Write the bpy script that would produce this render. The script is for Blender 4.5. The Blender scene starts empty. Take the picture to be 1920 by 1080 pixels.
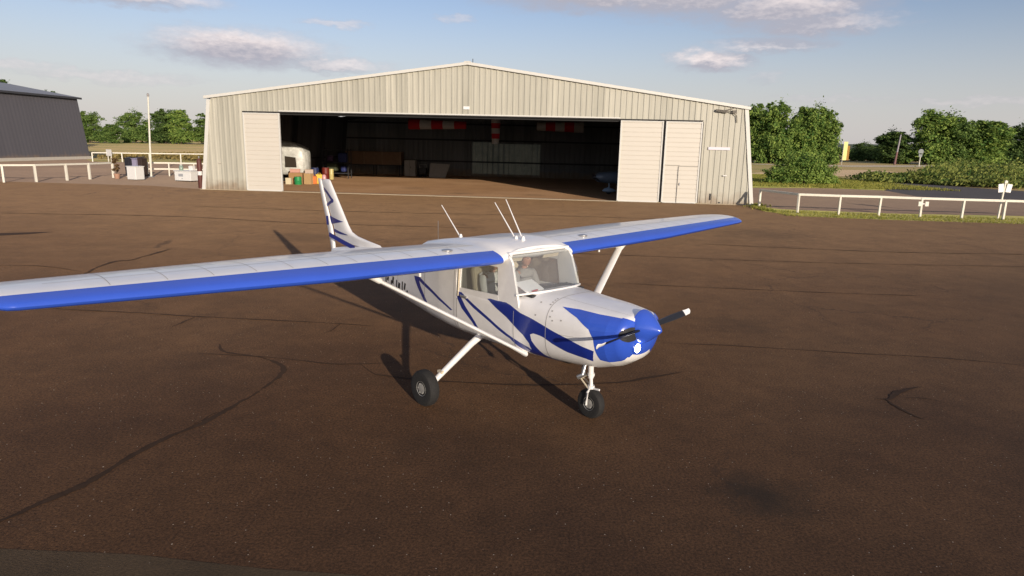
import bpy, bmesh, math, random
from mathutils import Vector, Matrix
from mathutils.geometry import tessellate_polygon
random.seed(7)
R=math.radians; PI=math.pi
scene=bpy.context.scene
COL=scene.collection

# ---------------------------------------------------------------- helpers
def tag(o,label=None,cat=None,group=None,kind=None):
    if label: o['label']=label
    if cat: o['category']=cat
    if group: o['group']=group
    if kind: o['kind']=kind
    return o
def empty(name,loc,rz=0.0,**k):
    o=bpy.data.objects.new(name,None); COL.objects.link(o)
    o.location=loc; o.rotation_euler=(0,0,rz); o.empty_display_size=.2
    return tag(o,**k)
class MB:
    """collects geometry and links it as ONE mesh object"""
    def __init__(s): s.v=[]; s.f=[]; s.m=[]
    def add(s,vs,fs,mi=0):
        o=len(s.v); s.v+= [tuple(p) for p in vs]
        for f in fs: s.f.append(tuple(i+o for i in f)); s.m.append(mi)
    def box(s,c,d,mi=0,rz=0,rot=None,taper=1.0):
        x,y,z=d[0]/2,d[1]/2,d[2]/2
        P=[Vector((a*x*(taper if k>0 else 1),b*y*(taper if k>0 else 1),k*z)) for k in(-1,1) for a,b in((-1,-1),(1,-1),(1,1),(-1,1))]
        M=rot if rot is not None else Matrix.Rotation(rz,3,'Z')
        c=Vector(c); P=[c+M@p for p in P]
        s.add(P,[(3,2,1,0),(4,5,6,7),(0,1,5,4),(1,2,6,5),(2,3,7,6),(3,0,4,7)],mi)
    def bar(s,a,b,w,h,mi=0,up=(0,0,1)):
        a=Vector(a);b=Vector(b);d=b-a;L=d.length;d.normalize();u=Vector(up)
        if abs(d.dot(u))>.98:u=Vector((1,0,0))
        r=d.cross(u).normalized();u=r.cross(d)
        M=Matrix((d,r,u)).transposed()
        s.box((a+b)/2,(L,w,h),mi,rot=M)
    def tube(s,pts,rad,n=10,mi=0,cap=True,flat=1.0,up=(0,0,1)):
        pts=[Vector(p) for p in pts]
        if not hasattr(rad,'__len__'): rad=[rad]*len(pts)
        o=len(s.v);k=len(pts)
        for i,p in enumerate(pts):
            d=(pts[min(i+1,k-1)]-pts[max(i-1,0)]).normalized();u=Vector(up)
            if abs(d.dot(u))>.97:u=Vector((1,0,0))
            r=d.cross(u).normalized();u=r.cross(d)
            for j in range(n):
                a=2*PI*j/n; s.v.append(tuple(p+r*(math.cos(a)*rad[i])+u*(math.sin(a)*rad[i]*flat)))
        for i in range(k-1):
            for j in range(n):
                j2=(j+1)%n
                s.f.append((o+i*n+j,o+i*n+j2,o+(i+1)*n+j2,o+(i+1)*n+j));s.m.append(mi)
        if cap:
            s.f.append(tuple(o+j for j in range(n-1,-1,-1)));s.m.append(mi)
            s.f.append(tuple(o+(k-1)*n+j for j in range(n)));s.m.append(mi)
    def lathe(s,prof,c,axis='z',n=24,mi=0):
        """prof: (radius, along)"""
        o=len(s.v);k=len(prof);c=Vector(c)
        for r,h in prof:
            for j in range(n):
                a=2*PI*j/n;x,y=r*math.cos(a),r*math.sin(a)
                p={'z':(x,y,h),'y':(x,h,y),'x':(h,x,y)}[axis]
                s.v.append(tuple(c+Vector(p)))
        for i in range(k-1):
            for j in range(n):
                j2=(j+1)%n
                s.f.append((o+i*n+j,o+i*n+j2,o+(i+1)*n+j2,o+(i+1)*n+j));s.m.append(mi)
        s.f.append(tuple(o+j for j in range(n)));s.m.append(mi)
        s.f.append(tuple(o+(k-1)*n+j for j in range(n)));s.m.append(mi)
    def split_build(s,name,mats,parent=None,**k):
        # one object per connected piece
        par=list(range(len(s.v)))
        def find(a):
            while par[a]!=a: par[a]=par[par[a]];a=par[a]
            return a
        for f in s.f:
            for q in f[1:]: par[find(q)]=find(f[0])
        out={}
        for f,mi in zip(s.f,s.m): out.setdefault(find(f[0]),[]).append((f,mi))
        res=[]
        for g in out.values():
            m=MB();mp={}
            for f,mi in g:
                for q in f:
                    if q not in mp: mp[q]=len(m.v);m.v.append(s.v[q])
                m.f.append(tuple(mp[q] for q in f));m.m.append(mi)
            res.append(m.build(name,mats,parent,**k))
        return res
    def build(s,name,mats,parent=None,smooth=None,bevel=0,loc=None):
        me=bpy.data.meshes.new(name);me.from_pydata(s.v,[],s.f)
        if not isinstance(mats,(list,tuple)):mats=[mats]
        for m in mats: me.materials.append(m)
        me.polygons.foreach_set('material_index',s.m)
        bm=bmesh.new();bm.from_mesh(me);bmesh.ops.recalc_face_normals(bm,faces=bm.faces);bm.to_mesh(me);bm.free()
        o=bpy.data.objects.new(name,me);COL.objects.link(o)
        if parent:o.parent=parent
        if loc:o.location=loc
        if smooth is not None:
            me.polygons.foreach_set('use_smooth',[True]*len(me.polygons))
            try: me.set_sharp_from_angle(angle=R(smooth))
            except Exception: pass
        if bevel:
            b=o.modifiers.new('bevel','BEVEL');b.width=bevel;b.segments=2;b.limit_method='ANGLE'
        return o
def boxobj(name,c,d,mat,parent=None,rz=0,bevel=.01):
    m=MB();m.box(c,d,0,rz);return m.build(name,mat,parent,bevel=bevel)
def copy_tree(o,parent=None):
    c=o.copy();COL.objects.link(c)
    if parent:c.parent=parent
    for ch in list(o.children):copy_tree(ch,c)
    return c

# ---------------------------------------------------------------- materials
def mat(name,col,rough=.6,metal=0,spec=.5,noise=0,nscale=5,bump=0,bscale=40,coat=0,col2=None,alpha=None,emit=None,trans=0,object_space=True,translu=0):
    m=bpy.data.materials.new(name);m.use_nodes=True;nt=m.node_tree;b=nt.nodes['Principled BSDF']
    b.inputs['Base Color'].default_value=(*col,1);b.inputs['Roughness'].default_value=rough;b.inputs['Metallic'].default_value=metal
    b.inputs['Specular IOR Level'].default_value=spec;b.inputs['Coat Weight'].default_value=coat;b.inputs['Coat Roughness'].default_value=.08
    if trans:b.inputs['Transmission Weight'].default_value=trans;b.inputs['IOR'].default_value=1.45
    if emit:b.inputs['Emission Color'].default_value=(*emit[:3],1);b.inputs['Emission Strength'].default_value=emit[3]
    if noise or bump or col2:
        tc=nt.nodes.new('ShaderNodeTexCoord');src=tc.outputs['Object']
        n=nt.nodes.new('ShaderNodeTexNoise');n.inputs['Scale'].default_value=nscale;n.inputs['Detail'].default_value=6;n.inputs['Roughness'].default_value=.65
        nt.links.new(src,n.inputs['Vector'])
        if noise or col2:
            mx=nt.nodes.new('ShaderNodeMix');mx.data_type='RGBA'
            mr=nt.nodes.new('ShaderNodeMapRange');mr.inputs[1].default_value=.3;mr.inputs[2].default_value=.7
            nt.links.new(n.outputs[0],mr.inputs[0]);nt.links.new(mr.outputs[0],mx.inputs[0])
            c2=col2 if col2 else tuple(c*(1-noise) for c in col)
            mx.inputs[6].default_value=(*c2,1);mx.inputs[7].default_value=(*col,1)
            nt.links.new(mx.outputs[2],b.inputs['Base Color'])
        if bump:
            n2=nt.nodes.new('ShaderNodeTexNoise');n2.inputs['Scale'].default_value=bscale;n2.inputs['Detail'].default_value=4
            nt.links.new(src,n2.inputs['Vector'])
            bp=nt.nodes.new('ShaderNodeBump');bp.inputs['Strength'].default_value=bump;bp.inputs['Distance'].default_value=.02
            nt.links.new(n2.outputs[0],bp.inputs['Height']);nt.links.new(bp.outputs[0],b.inputs['Normal'])
    return m
def lk(nt,a,b): nt.links.new(a,b)
def node(nt,t,**k):
    n=nt.nodes.new(t)
    for a,b in k.items():setattr(n,a,b)
    return n

WHITE=mat('white_paint',(.87,.85,.82),.34,coat=.35,noise=.10,nscale=5)
BLUE=mat('blue_paint',(.035,.10,.56),.26,coat=.5,noise=.08,nscale=3)
NAVY=mat('navy_stripe_paint',(.012,.03,.24),.3,coat=.5,noise=.05)
BLACKP=mat('black_paint',(.015,.015,.017),.35)
RUBBER=mat('tyre_rubber',(.02,.019,.018),.85,noise=.3,nscale=30,bump=.3)
RIM=mat('wheel_hub_metal',(.55,.54,.5),.4,metal=.5,noise=.2,nscale=20)
STEEL=mat('brushed_steel',(.5,.5,.5),.35,metal=.8)
DARK=mat('dark_interior',(.03,.03,.03),.8)
SEAT=mat('cream_seat_fabric',(.62,.54,.40),.85,noise=.1,nscale=20)
GREYIN=mat('grey_cabin_trim',(.22,.21,.2),.8,noise=.15)
PAPER=mat('white_paper',(.8,.8,.78),.8,noise=.04)
RED=mat('red_plastic',(.5,.02,.02),.5)
SKIN=mat('skin',(.42,.22,.15),.6,noise=.08)
SHIRT=mat('white_shirt_cloth',(.72,.72,.70),.9,noise=.08,nscale=15)
TROUS=mat('dark_trouser_cloth',(.03,.035,.05),.9)
HAIR=mat('brown_hair',(.03,.018,.012),.7,noise=.3,nscale=60)

# glass: thin tinted sheet
def glassmat(name,tint=(.85,.87,.86),refl=.12):
    m=bpy.data.materials.new(name);m.use_nodes=True;nt=m.node_tree;nt.nodes.clear()
    o=node(nt,'ShaderNodeOutputMaterial');t=node(nt,'ShaderNodeBsdfTransparent');g=node(nt,'ShaderNodeBsdfGlossy');mx=node(nt,'ShaderNodeMixShader')
    fr=node(nt,'ShaderNodeFresnel');fr.inputs[0].default_value=1.45
    md=node(nt,'ShaderNodeMath',operation='ADD');md.inputs[1].default_value=refl-.04
    t.inputs[0].default_value=(*tint,1);g.inputs['Roughness'].default_value=.03;g.inputs[0].default_value=(.9,.9,.9,1)
    gb=node(nt,'ShaderNodeNewGeometry');iv=node(nt,'ShaderNodeMath',operation='SUBTRACT');iv.inputs[0].default_value=1;lk(nt,gb.outputs['Backfacing'],iv.inputs[1]);mm=node(nt,'ShaderNodeMath',operation='MULTIPLY',use_clamp=True);lk(nt,iv.outputs[0],mm.inputs[1]);lk(nt,fr.outputs[0],md.inputs[0]);lk(nt,md.outputs[0],mm.inputs[0]);lk(nt,mm.outputs[0],mx.inputs[0]);df=node(nt,'ShaderNodeBsdfDiffuse');df.inputs[0].default_value=(.75,.74,.70,1);md2=node(nt,'ShaderNodeMixShader');md2.inputs[0].default_value=.10;lk(nt,t.outputs[0],md2.inputs[1]);lk(nt,df.outputs[0],md2.inputs[2]);lk(nt,md2.outputs[0],mx.inputs[1]);lk(nt,g.outputs[0],mx.inputs[2]);lk(nt,mx.outputs[0],o.inputs[0])
    return m
GLASS=glassmat('perspex_window')

# corrugated sheet steel, tone differs from sheet to sheet along one axis
def sheetmat(name,col,var=.18,axis=0,width=1.05,rough=.55,metal=.0,streak=.25):
    m=bpy.data.materials.new(name);m.use_nodes=True;nt=m.node_tree;b=nt.nodes['Principled BSDF']
    tc=node(nt,'ShaderNodeTexCoord');sp=node(nt,'ShaderNodeSeparateXYZ');lk(nt,tc.outputs['Object'],sp.inputs[0])
    dv=node(nt,'ShaderNodeMath',operation='DIVIDE');dv.inputs[1].default_value=width;lk(nt,sp.outputs[axis],dv.inputs[0])
    fl=node(nt,'ShaderNodeMath',operation='FLOOR');lk(nt,dv.outputs[0],fl.inputs[0])
    wn=node(nt,'ShaderNodeTexWhiteNoise',noise_dimensions='1D');lk(nt,fl.outputs[0],wn.inputs['W'])
    mp=node(nt,'ShaderNodeMapping');mp.inputs['Scale'].default_value=(6,6,.35) ;lk(nt,tc.outputs['Object'],mp.inputs[0])
    nz=node(nt,'ShaderNodeTexNoise');nz.inputs['Scale'].default_value=1.0;nz.inputs['Detail'].default_value=8;nz.inputs['Roughness'].default_value=.7;lk(nt,mp.outputs[0],nz.inputs['Vector'])
    a=node(nt,'ShaderNodeMath',operation='MULTIPLY');a.inputs[1].default_value=var;lk(nt,wn.outputs[0],a.inputs[0])
    mr=node(nt,'ShaderNodeMapRange');mr.inputs[1].default_value=.35;mr.inputs[2].default_value=.75;mr.inputs[3].default_value=0;mr.inputs[4].default_value=streak;lk(nt,nz.outputs[0],mr.inputs[0])
    ad=node(nt,'ShaderNodeMath',operation='ADD');lk(nt,a.outputs[0],ad.inputs[0]);lk(nt,mr.outputs[0],ad.inputs[1])
    mx=node(nt,'ShaderNodeMix',data_type='RGBA');lk(nt,ad.outputs[0],mx.inputs[0])
    mx.inputs[6].default_value=(*col,1);mx.inputs[7].default_value=(col[0]*.42,col[1]*.43,col[2]*.42,1)
    dn=node(nt,'ShaderNodeTexNoise');dn.inputs['Scale'].default_value=1.7;dn.inputs['Detail'].default_value=6;lk(nt,tc.outputs['Object'],dn.inputs['Vector'])
    dz=node(nt,'ShaderNodeMath',operation='MULTIPLY_ADD');dz.inputs[1].default_value=-1.3;lk(nt,dn.outputs[0],dz.inputs[0]);lk(nt,sp.outputs[2],dz.inputs[2])
    dm=node(nt,'ShaderNodeMapRange');dm.inputs[1].default_value=.05;dm.inputs[2].default_value=-.65;dm.inputs[3].default_value=0;dm.inputs[4].default_value=.75;lk(nt,dz.outputs[0],dm.inputs[0])
    d2=node(nt,'ShaderNodeMix',data_type='RGBA');lk(nt,dm.outputs[0],d2.inputs[0]);lk(nt,mx.outputs[2],d2.inputs[6]);d2.inputs[7].default_value=(.22,.15,.09,1)
    lk(nt,d2.outputs[2],b.inputs['Base Color']);b.inputs['Roughness'].default_value=rough;b.inputs['Metallic'].default_value=metal
    return m
# ================================================================ AEROPLANE
# fuselage stations: X aft of firewall, top z, bottom z, half width, z of the widest point, exponent upper, exponent lower
FRONT=[(-.90,1.285,.985,.20,1.15,2.2,2.1),(-.885,1.31,.90,.285,1.13,2.4,2.2),(-.84,1.325,.825,.345,1.115,2.6,2.3),(-.72,1.335,.745,.40,1.095,2.7,2.4),(-.5,1.35,.675,.455,1.07,2.8,2.6),
 (-.25,1.36,.65,.48,1.05,2.9,2.8),(0,1.372,.635,.50,1.04,3.0,3.0),(.25,1.378,.625,.515,1.03,3.3,3.2),(.40,1.37,.62,.525,1.02,4.2,3.3),(.55,1.33,.615,.528,1.01,6,3.4),(.75,1.29,.61,.53,1.0,8,3.4),(1.15,1.28,.61,.53,1.0,8,3.4),(1.52,1.28,.615,.525,1.0,8,3.4)]
REAR=[(1.52,1.76,.615,.525,1.0,4.6,3.4),(1.9,1.75,.63,.50,1.0,4.2,3.2),(2.3,1.68,.655,.45,1.0,3.6,3.0),(2.8,1.52,.70,.37,1.02,3.0,2.8),(3.4,1.42,.755,.295,1.05,2.6,2.6),(4.1,1.36,.82,.225,1.08,2.4,2.4),(4.8,1.29,.88,.155,1.08,2.3,2.3),(5.3,1.22,.93,.10,1.07,2.2,2.2),(5.62,1.16,.98,.045,1.06,2,2)]
def station(T,X):
    if X<=T[0][0]: return T[0][1:]
    for i in range(len(T)-1):
        a,b=T[i],T[i+1]
        if X<=b[0]:
            t=(X-a[0])/(b[0]-a[0])
            return tuple(a[k]+(b[k]-a[k])*t for k in range(1,7))
    return T[-1][1:]
def hpt(T,X,ph,off=0.0):
    zt,zb,w,zm,nu,nl=station(T,X)
    s,c=math.sin(ph),math.cos(ph)
    n,h=(nu,zt-zm) if c>=0 else (nl,zm-zb)
    r=((abs(s)/w)**n+(abs(c)/h)**n)**(-1.0/n)+off
    return (X,r*s,zm+r*c)

def loft_hull(T,X0,X1,nx,na=72,extra=()):
    xs=sorted(set([T[i][0] for i in range(len(T)) if X0<=T[i][0]<=X1]+[X0+(X1-X0)*i/nx for i in range(nx+1)]+list(extra)))
    # drop near duplicates
    out=[xs[0]]
    for x in xs[1:]:
        if x-out[-1]>.004:out.append(x)
    return out,[2*PI*j/na for j in range(na)]
def hull_decal(mb,T,poly,off=.002,mi=0,mirror=True,dx=.04,dph=PI/36):
    """polygon in (X, angle) laid on the hull skin, cut to the cells of a fine grid"""
    tris=tessellate_polygon([[Vector((p[0],p[1],0)) for p in poly]])
    def clip(P,ax,val,keep_gt):
        o=[]
        for i in range(len(P)):
            a=P[i];b=P[(i+1)%len(P)]
            ia=(a[ax]>=val) if keep_gt else (a[ax]<=val);ib=(b[ax]>=val) if keep_gt else (b[ax]<=val)
            if ia:o.append(a)
            if ia!=ib:
                t=(val-a[ax])/(b[ax]-a[ax]);o.append((a[0]+(b[0]-a[0])*t,a[1]+(b[1]-a[1])*t))
        return o
    for t in tris:
        P0=[(poly[i][0],poly[i][1]) for i in t]
        xa,xb=min(p[0] for p in P0),max(p[0] for p in P0);pa,pb=min(p[1] for p in P0),max(p[1] for p in P0)
        for i in range(math.floor(xa/dx),math.floor(xb/dx)+1):
            Pi=clip(P0,0,i*dx,True)
            if len(Pi)<3:continue
            Pi=clip(Pi,0,(i+1)*dx,False)
            if len(Pi)<3:continue
            for j in range(math.floor(pa/dph),math.floor(pb/dph)+1):
                Pj=clip(Pi,1,j*dph,True)
                if len(Pj)<3:continue
                Pj=clip(Pj,1,(j+1)*dph,False)
                if len(Pj)<3:continue
                V=[hpt(T,x,ph,off) for x,ph in Pj]
                mb.add(V,[tuple(range(len(V)))],mi)
                if mirror: mb.add([(x,-y,z) for x,y,z in V],[tuple(range(len(V)))],mi)
def wing_section(chord,thick,n=18):
    """closed loop from trailing edge over the top to the leading edge and back: (x, z)"""
    P=[]
    def yt(x):return 5*thick*(.2969*math.sqrt(x)-.126*x-.3516*x*x+.2843*x**3-.1015*x**4)
    def yc(x):return .02/.16*(.8*x-x*x) if x<.4 else .02/.36*(.2+.8*x-x*x)
    xs=[.5*(1-math.cos(PI*i/n)) for i in range(n+1)]
    top=[(x,yc(x)+yt(x)) for x in reversed(xs)];bot=[(x,yc(x)-yt(x)) for x in xs[1:-1]]
    return [(x*chord,z*chord) for x,z in top+bot]

A=empty('light_aircraft',(0.736,7.180,0),0.0,
  label='white and blue high-wing propeller aeroplane parked on the brown apron, its landing light on',cat='aeroplane')
A.rotation_euler=(0,0,R(132.77))
# ---- fuselage, front part open at the top inside the cabin
fm=MB();NA=72
def hull_part(mb,T,X0,X1,nx,hole=None,mi=0,matf=None,extra=()):
    xs,ph=loft_hull(T,X0,X1,nx,extra=extra)
    o=len(mb.v)
    for x in xs:
        for p in ph: mb.v.append(hpt(T,x,p))
    for i in range(len(xs)-1):
        for j in range(NA):
            j2=(j+1)%NA;idx=(o+i*NA+j,o+i*NA+j2,o+(i+1)*NA+j2,o+(i+1)*NA+j)
            if hole:
                c=[sum(mb.v[k][a] for k in idx)/4 for a in range(3)]
                if hole(c):continue
            mb.f.append(idx);mb.m.append(matf((xs[i]+xs[i+1])/2,PI-abs(PI-(j+.5)*2*PI/NA)) if matf else mi)
    return o,xs
o,xs=hull_part(fm,FRONT,-.90,1.52,26,hole=lambda c:c[0]>.50 and c[2]>1.245 and abs(c[1])<.50,matf=lambda x,p:1 if x<-.80 and R(52)<p<(R(146) if x<-.87 else R(140)) or x<-.885 and p>R(52) else 0,extra=(-.80,-.86))
fm.f.append(tuple(o+j for j in range(NA)));fm.m.append(1)
o,xs=hull_part(fm,REAR,1.52,5.62,30)
fm.f.append(tuple(o+j for j in range(NA)));fm.m.append(0)
fm.f.append(tuple(o+(len(xs)-1)*NA+j for j in range(NA)));fm.m.append(0)
# painted stripes
POLY_A=[(0.932,1.183),(0.727,1.115),(0.531,1.204),(0.374,1.319),(0.183,1.398),(0.026,1.483),(-0.086,1.55),(-0.294,1.659),(-0.532,1.83),(-0.604,1.9),(-0.563,2.201),(-0.493,2.095),(-0.282,1.974),(-0.087,1.835),(0.022,1.74),(0.082,1.714),(0.175,1.698),(0.222,1.737),(0.202,1.871),(0.147,2.001),(0.058,2.224),(-.12,2.40),(-.10,2.50),(.06,2.42),(.25,2.26),(0.416,2.094),(0.541,1.909),(0.617,1.862),(0.87,1.67),(1.179,1.462),(1.372,1.296),(1.443,1.243),(1.403,1.336),(1.339,1.472),(1.147,1.769),(1.055,1.968),(1.088,1.984),(1.205,1.792),(1.402,1.558),(1.488,1.364),(1.505,1.205),(1.447,1.175),(1.18,1.378),(0.871,1.598),(0.588,1.817),(0.408,1.941),(0.273,2.045),(0.232,2.105),(0.247,1.934),(0.325,1.777),(0.589,1.467)]
POLY_E=[(-0.12,0.972),(-0.324,0.929),(-0.572,0.945),(-.815,R(52)),(-.815,R(140)),(-0.72,2.30),(-0.644,2.174),(-.62,1.9),(-.60,1.6),(-0.542,1.384),(-0.367,1.166)]
POLY_D=[(2.595,1.125),(2.432,1.109),(2.085,1.341),(1.843,1.511),(1.595,1.673),(1.637,1.696),(1.892,1.551),(2.085,1.427),(2.365,1.26),(2.445,1.214),(2.396,1.366),(2.302,1.561),(2.159,1.866),(2.207,1.893),(2.366,1.645),(2.477,1.453),(2.559,1.255)]
hull_decal(fm,FRONT,POLY_A,mi=2);hull_decal(fm,FRONT,POLY_E,mi=1);hull_decal(fm,REAR,POLY_D,mi=2)
# nose ring painted blue, panel seams, rivet dots
SEAM=mat('panel_seam',(.38,.36,.33),.6)
for x in(0.0,): hull_decal(fm,FRONT,[(x,.0),(x,2.9),(x+.007,2.9),(x+.007,0)],off=.0025,mi=3)
for p in(.62,1.60): hull_decal(fm,FRONT,[(-.84,p),(0,p),(0,p+.008),(-.84,p+.008)],off=.0014,mi=3)
for x,p in[(.02,.75),(.02,.82),(.02,.9),(.02,.98),(-.05,1.12),(-.05,1.25),(-.09,1.32),(-.2,1.28),(.15,1.28),(.15,.98)]:
    hull_decal(fm,FRONT,[(x,p),(x+.02,p),(x+.02,p+.03),(x,p+.03)],off=.003,mi=3)
for x,p0,p1 in((1.56,.55,2.5),(2.28,.4,2.7),(3.1,.3,2.8),(4.1,.3,2.8)): hull_decal(fm,REAR,[(x,p0),(x,p1),(x+.006,p1),(x+.006,p0)],off=.0022,mi=3)
for x,p0,p1 in((.475,1.30,2.08),(1.50,1.35,2.08)): hull_decal(fm,FRONT,[(x,p0),(x,p1),(x+.007,p1),(x+.007,p0)],off=.0032,mi=3)
hull_decal(fm,FRONT,[(.475,2.08),(1.507,2.08),(1.507,2.092),(.475,2.092)],off=.0032,mi=3)
# registration letters on the rear sides, bars of black paint
def letter(x,zc,g):
    L={'F':[(0,0,0,1),(0,1,.6,1),(0,.5,.5,.5)],'G':[(.6,1,0,1),(0,1,0,0),(0,0,.6,0),(.6,0,.6,.45)],'B':[(0,0,0,1),(0,1,.5,1),(0,.5,.5,.5),(0,0,.5,0),(.58,.05,.58,.95)],
       'U':[(0,0,0,1),(0,0,.6,0),(.6,0,.6,1)],'X':[(0,0,.6,1),(0,1,.6,0)],'-':[(0.1,.5,.5,.5)]}[g]
    return L
def hull_bar(mb,x0,p0,x1,p1,w,mi):
    dx,dp=x1-x0,(p1-p0)*.4;l=math.hypot(dx,dp) or 1;nx,npn=-dp/l*w/2,dx/l*w/2/.4
    ex,ep=dx/l*w/2,dp/l*w/2/.4
    hull_decal(mb,REAR,[(x0-ex+nx,p0-ep+npn),(x1+ex+nx,p1+ep+npn),(x1+ex-nx,p1+ep-npn),(x0-ex-nx,p0-ep-npn)],off=.0025,mi=mi,dx=.08,mirror=True)
x=3.50
for dx_,a0,a1,w_ in((0,.05,.9,.035),(.07,.5,.95,.05),(.17,.1,.55,.03),(.23,.45,.9,.045),(.34,.0,.8,.03),(.42,.3,.62,.055),(.52,.1,.9,.03),(.60,.5,.85,.04),(.66,.05,.4,.035)):
    hull_bar(fm,x-dx_,1.98-a0*.5,x-dx_-.02,1.98-a1*.5,w_,4)
fus=fm.build('fuselage',[WHITE,BLUE,NAVY,SEAM,BLACKP],A,smooth=38)
# ---- cabin side frames, posts and glass
def side_y(x,z):
    # cabin wall y at station x and height z: leans in slightly toward the roof
    b=.523;t=.49
    k=max(0,min(1,(z-1.25)/.5));return (b+(t-b)*k)
for s in(1,-1):
    m=MB()
    def panel(pts,th=.03,mb=m):
        V=[(x,s*side_y(x,z),z) for x,z in pts]+[(x,s*(side_y(x,z)-th),z) for x,z in pts];n=len(pts)
        mb.add(V,[tuple(range(n)),tuple(range(2*n-1,n-1,-1))]+[(i,(i+1)%n,(i+1)%n+n,i+n) for i in range(n)])
    panel([(.40,1.20),(.72,1.20),(.76,1.30),(.79,1.60),(.80,1.76),(.62,1.76),(.555,1.68)])
    panel([(.72,1.20),(1.45,1.20),(1.45,1.255),(.755,1.285)])
    panel([(1.45,1.20),(1.56,1.20),(1.56,1.76),(1.45,1.76)])
    panel([(.79,1.60),(1.45,1.60),(1.45,1.76),(.80,1.76)])
    d=m.build('door_frame',WHITE,A,bevel=.004)
    m2=MB();
    for (a,b,c,e) in[(1.475,1.15,1.475,1.72)]: m2.bar((a,s*(side_y(a,b)+.006),b),(c,s*(side_y(c,e)+.006),e),.018,.012)
    m2.build('door_seal',SEAT,A)
    g=MB();pts=[(.755,1.285),(1.45,1.255),(1.45,1.60),(.79,1.60)]
    V=[(x,s*(side_y(x,z)-.012),z) for x,z in pts]+[(x,s*(side_y(x,z)-.018),z) for x,z in pts]
    g.add(V,[(0,1,2,3),(7,6,5,4),(0,1,5,4),(1,2,6,5),(2,3,7,6),(3,0,4,7)])
    g.build('side_window',GLASS,A)
    h=MB();h.box((1.36,s*.536,1.16),(.12,.02,.03));h.build('door_handle',STEEL,A,bevel=.004)
# windshield: base curve to top curve
base=[(.455,.523,1.335),(.385,.44,1.352),(.32,.33,1.366),(.275,.18,1.374),(.262,0,1.376)]
top=[(.60,.487,1.74),(.645,.42,1.775),(.665,.31,1.795),(.675,.17,1.803),(.68,0,1.805)]
base=base+[(x,-y,z) for x,y,z in base[-2::-1]];top=top+[(x,-y,z) for x,y,z in top[-2::-1]]
g=MB();N=len(base);K=6;o=0
for k in range(K+1):
    t=k/K
    for a,b in zip(base,top):
        bulge=.035*math.sin(PI*t)
        g.v.append((a[0]+(b[0]-a[0])*t-bulge,a[1]+(b[1]-a[1])*t,a[2]+(b[2]-a[2])*t+bulge*.3))
for k in range(K):
    for j in range(N-1): g.f.append((k*N+j,k*N+j+1,(k+1)*N+j+1,(k+1)*N+j));g.m.append(0)
ws=g.build('windshield',GLASS,A,smooth=60)
m=MB();m.tube([(x-.004,y,z+.004) for x,y,z in base],.013,8);m.tube([(x,y,z) for x,y,z in top],.02,8)
m.build('windshield_trim',WHITE,A,smooth=50)
# cabin inside
m=MB();m.box((1.0,0,.80),(1.1,.92,.02));m.box((1.50,0,1.2),(.02,.94,.9));m.build('cabin_lining',GREYIN,A)
m=MB();m.box((.52,0,1.22),(.16,.90,.26));m.box((.42,0,1.335),(.26,.86,.025));dash=m.build('instrument_panel',DARK,A,bevel=.02)
m=MB()
for k,(y,z,r) in enumerate([(-.32,1.28,.035),(-.23,1.28,.035),(-.14,1.28,.035),(-.32,1.19,.035),(-.23,1.19,.035),(-.14,1.19,.035),(.02,1.26,.03),(.02,1.18,.03)]):
    m.lathe([(r,0),(r,.012)],(.60,y,z),'x',14)
m.split_build('gauge_dial',PAPER,dash)
m=MB();m.box((.475,.30,1.415),(.20,.30,.008),rot=Matrix.Rotation(.10,3,'Z')@Matrix.Rotation(-.42,3,'Y'));m.build('map_sheet',PAPER,A)
m=MB();m.box((.372,.31,1.383),(.02,.10,.010),rz=.2);m.build('red_pencil',RED,A)
for s in(1,-1):
    m=MB();m.box((1.05,s*.26,.98),(.42,.40,.14));st=m.build('seat',SEAT,A,bevel=.04)
    m=MB();m.box((1.27,s*.26,1.25),(.10,.38,.56),rot=Matrix.Rotation(.18,3,'Y'));m.build('seat_back',SEAT,st,bevel=.04)
for y in(-.26,.26):
    m=MB();m.tube([(.58,y,1.15),(.72,y,1.17)],.012,8);m.tube([(.73,y+.13*math.cos(a),1.17+.1*math.sin(a)) for a in [R(20-k*22) for k in range(11)]],.012,8)
    m.build('control_yoke',BLACKP,A,smooth=50)
m=MB();m.box((.70,0,1.72),(.015,.20,.07));m.build('rear_view_mirror',GREYIN,A,bevel=.01)
m=MB()
for y in(-.3,.3): m.box((.73,y,1.69),(.012,.26,.09),rot=Matrix.Rotation(-.5,3,'Y'))
m.split_build('sun_visor',SEAT,A,bevel=.008)
# ---- wing: one continuous wing over the cabin
W_Z=1.693;DI=.0195
def wing_station(y):
    a=abs(y);c=1.60;x0=.62;th=.12
    if a>2.55:
        t=(a-2.55)/(5.0-2.55);c=1.60-.47*min(t,1);x0=.62+.19*min(t,1);
    if a>4.89:
        t=min(1,(a-4.89)/.215);k=math.sqrt(max(0,1-t*t));c2=c*(.50+.50*k);x0+=(c-c2)*.62;c=c2;th=.12*(.35+.65*k)
    return x0,c,th,W_Z+a*DI+.052*max(0,min(1,(.56-a)/.12))
ys=[-5.105,-5.095,-5.07,-5.02,-4.95,-4.89,-4.4,-3.8,-3.2,-2.9,-2.55,-2.0,-1.4,-.9,-.62,-.56,-.50,-.44,-.3,0]
ys=ys+[-y for y in ys[-2::-1]]
m=MB();n=18;sec=[]
for y in ys:
    x0,c,th,z0=wing_station(y);P=wing_section(c,th,n)
    inc=-.018;sec.append([(x0+x*math.cos(inc)-0,y,z0+z+(-x)*.018) for x,z in P])
L=len(sec[0])
for S in sec:m.v+=S
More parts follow.
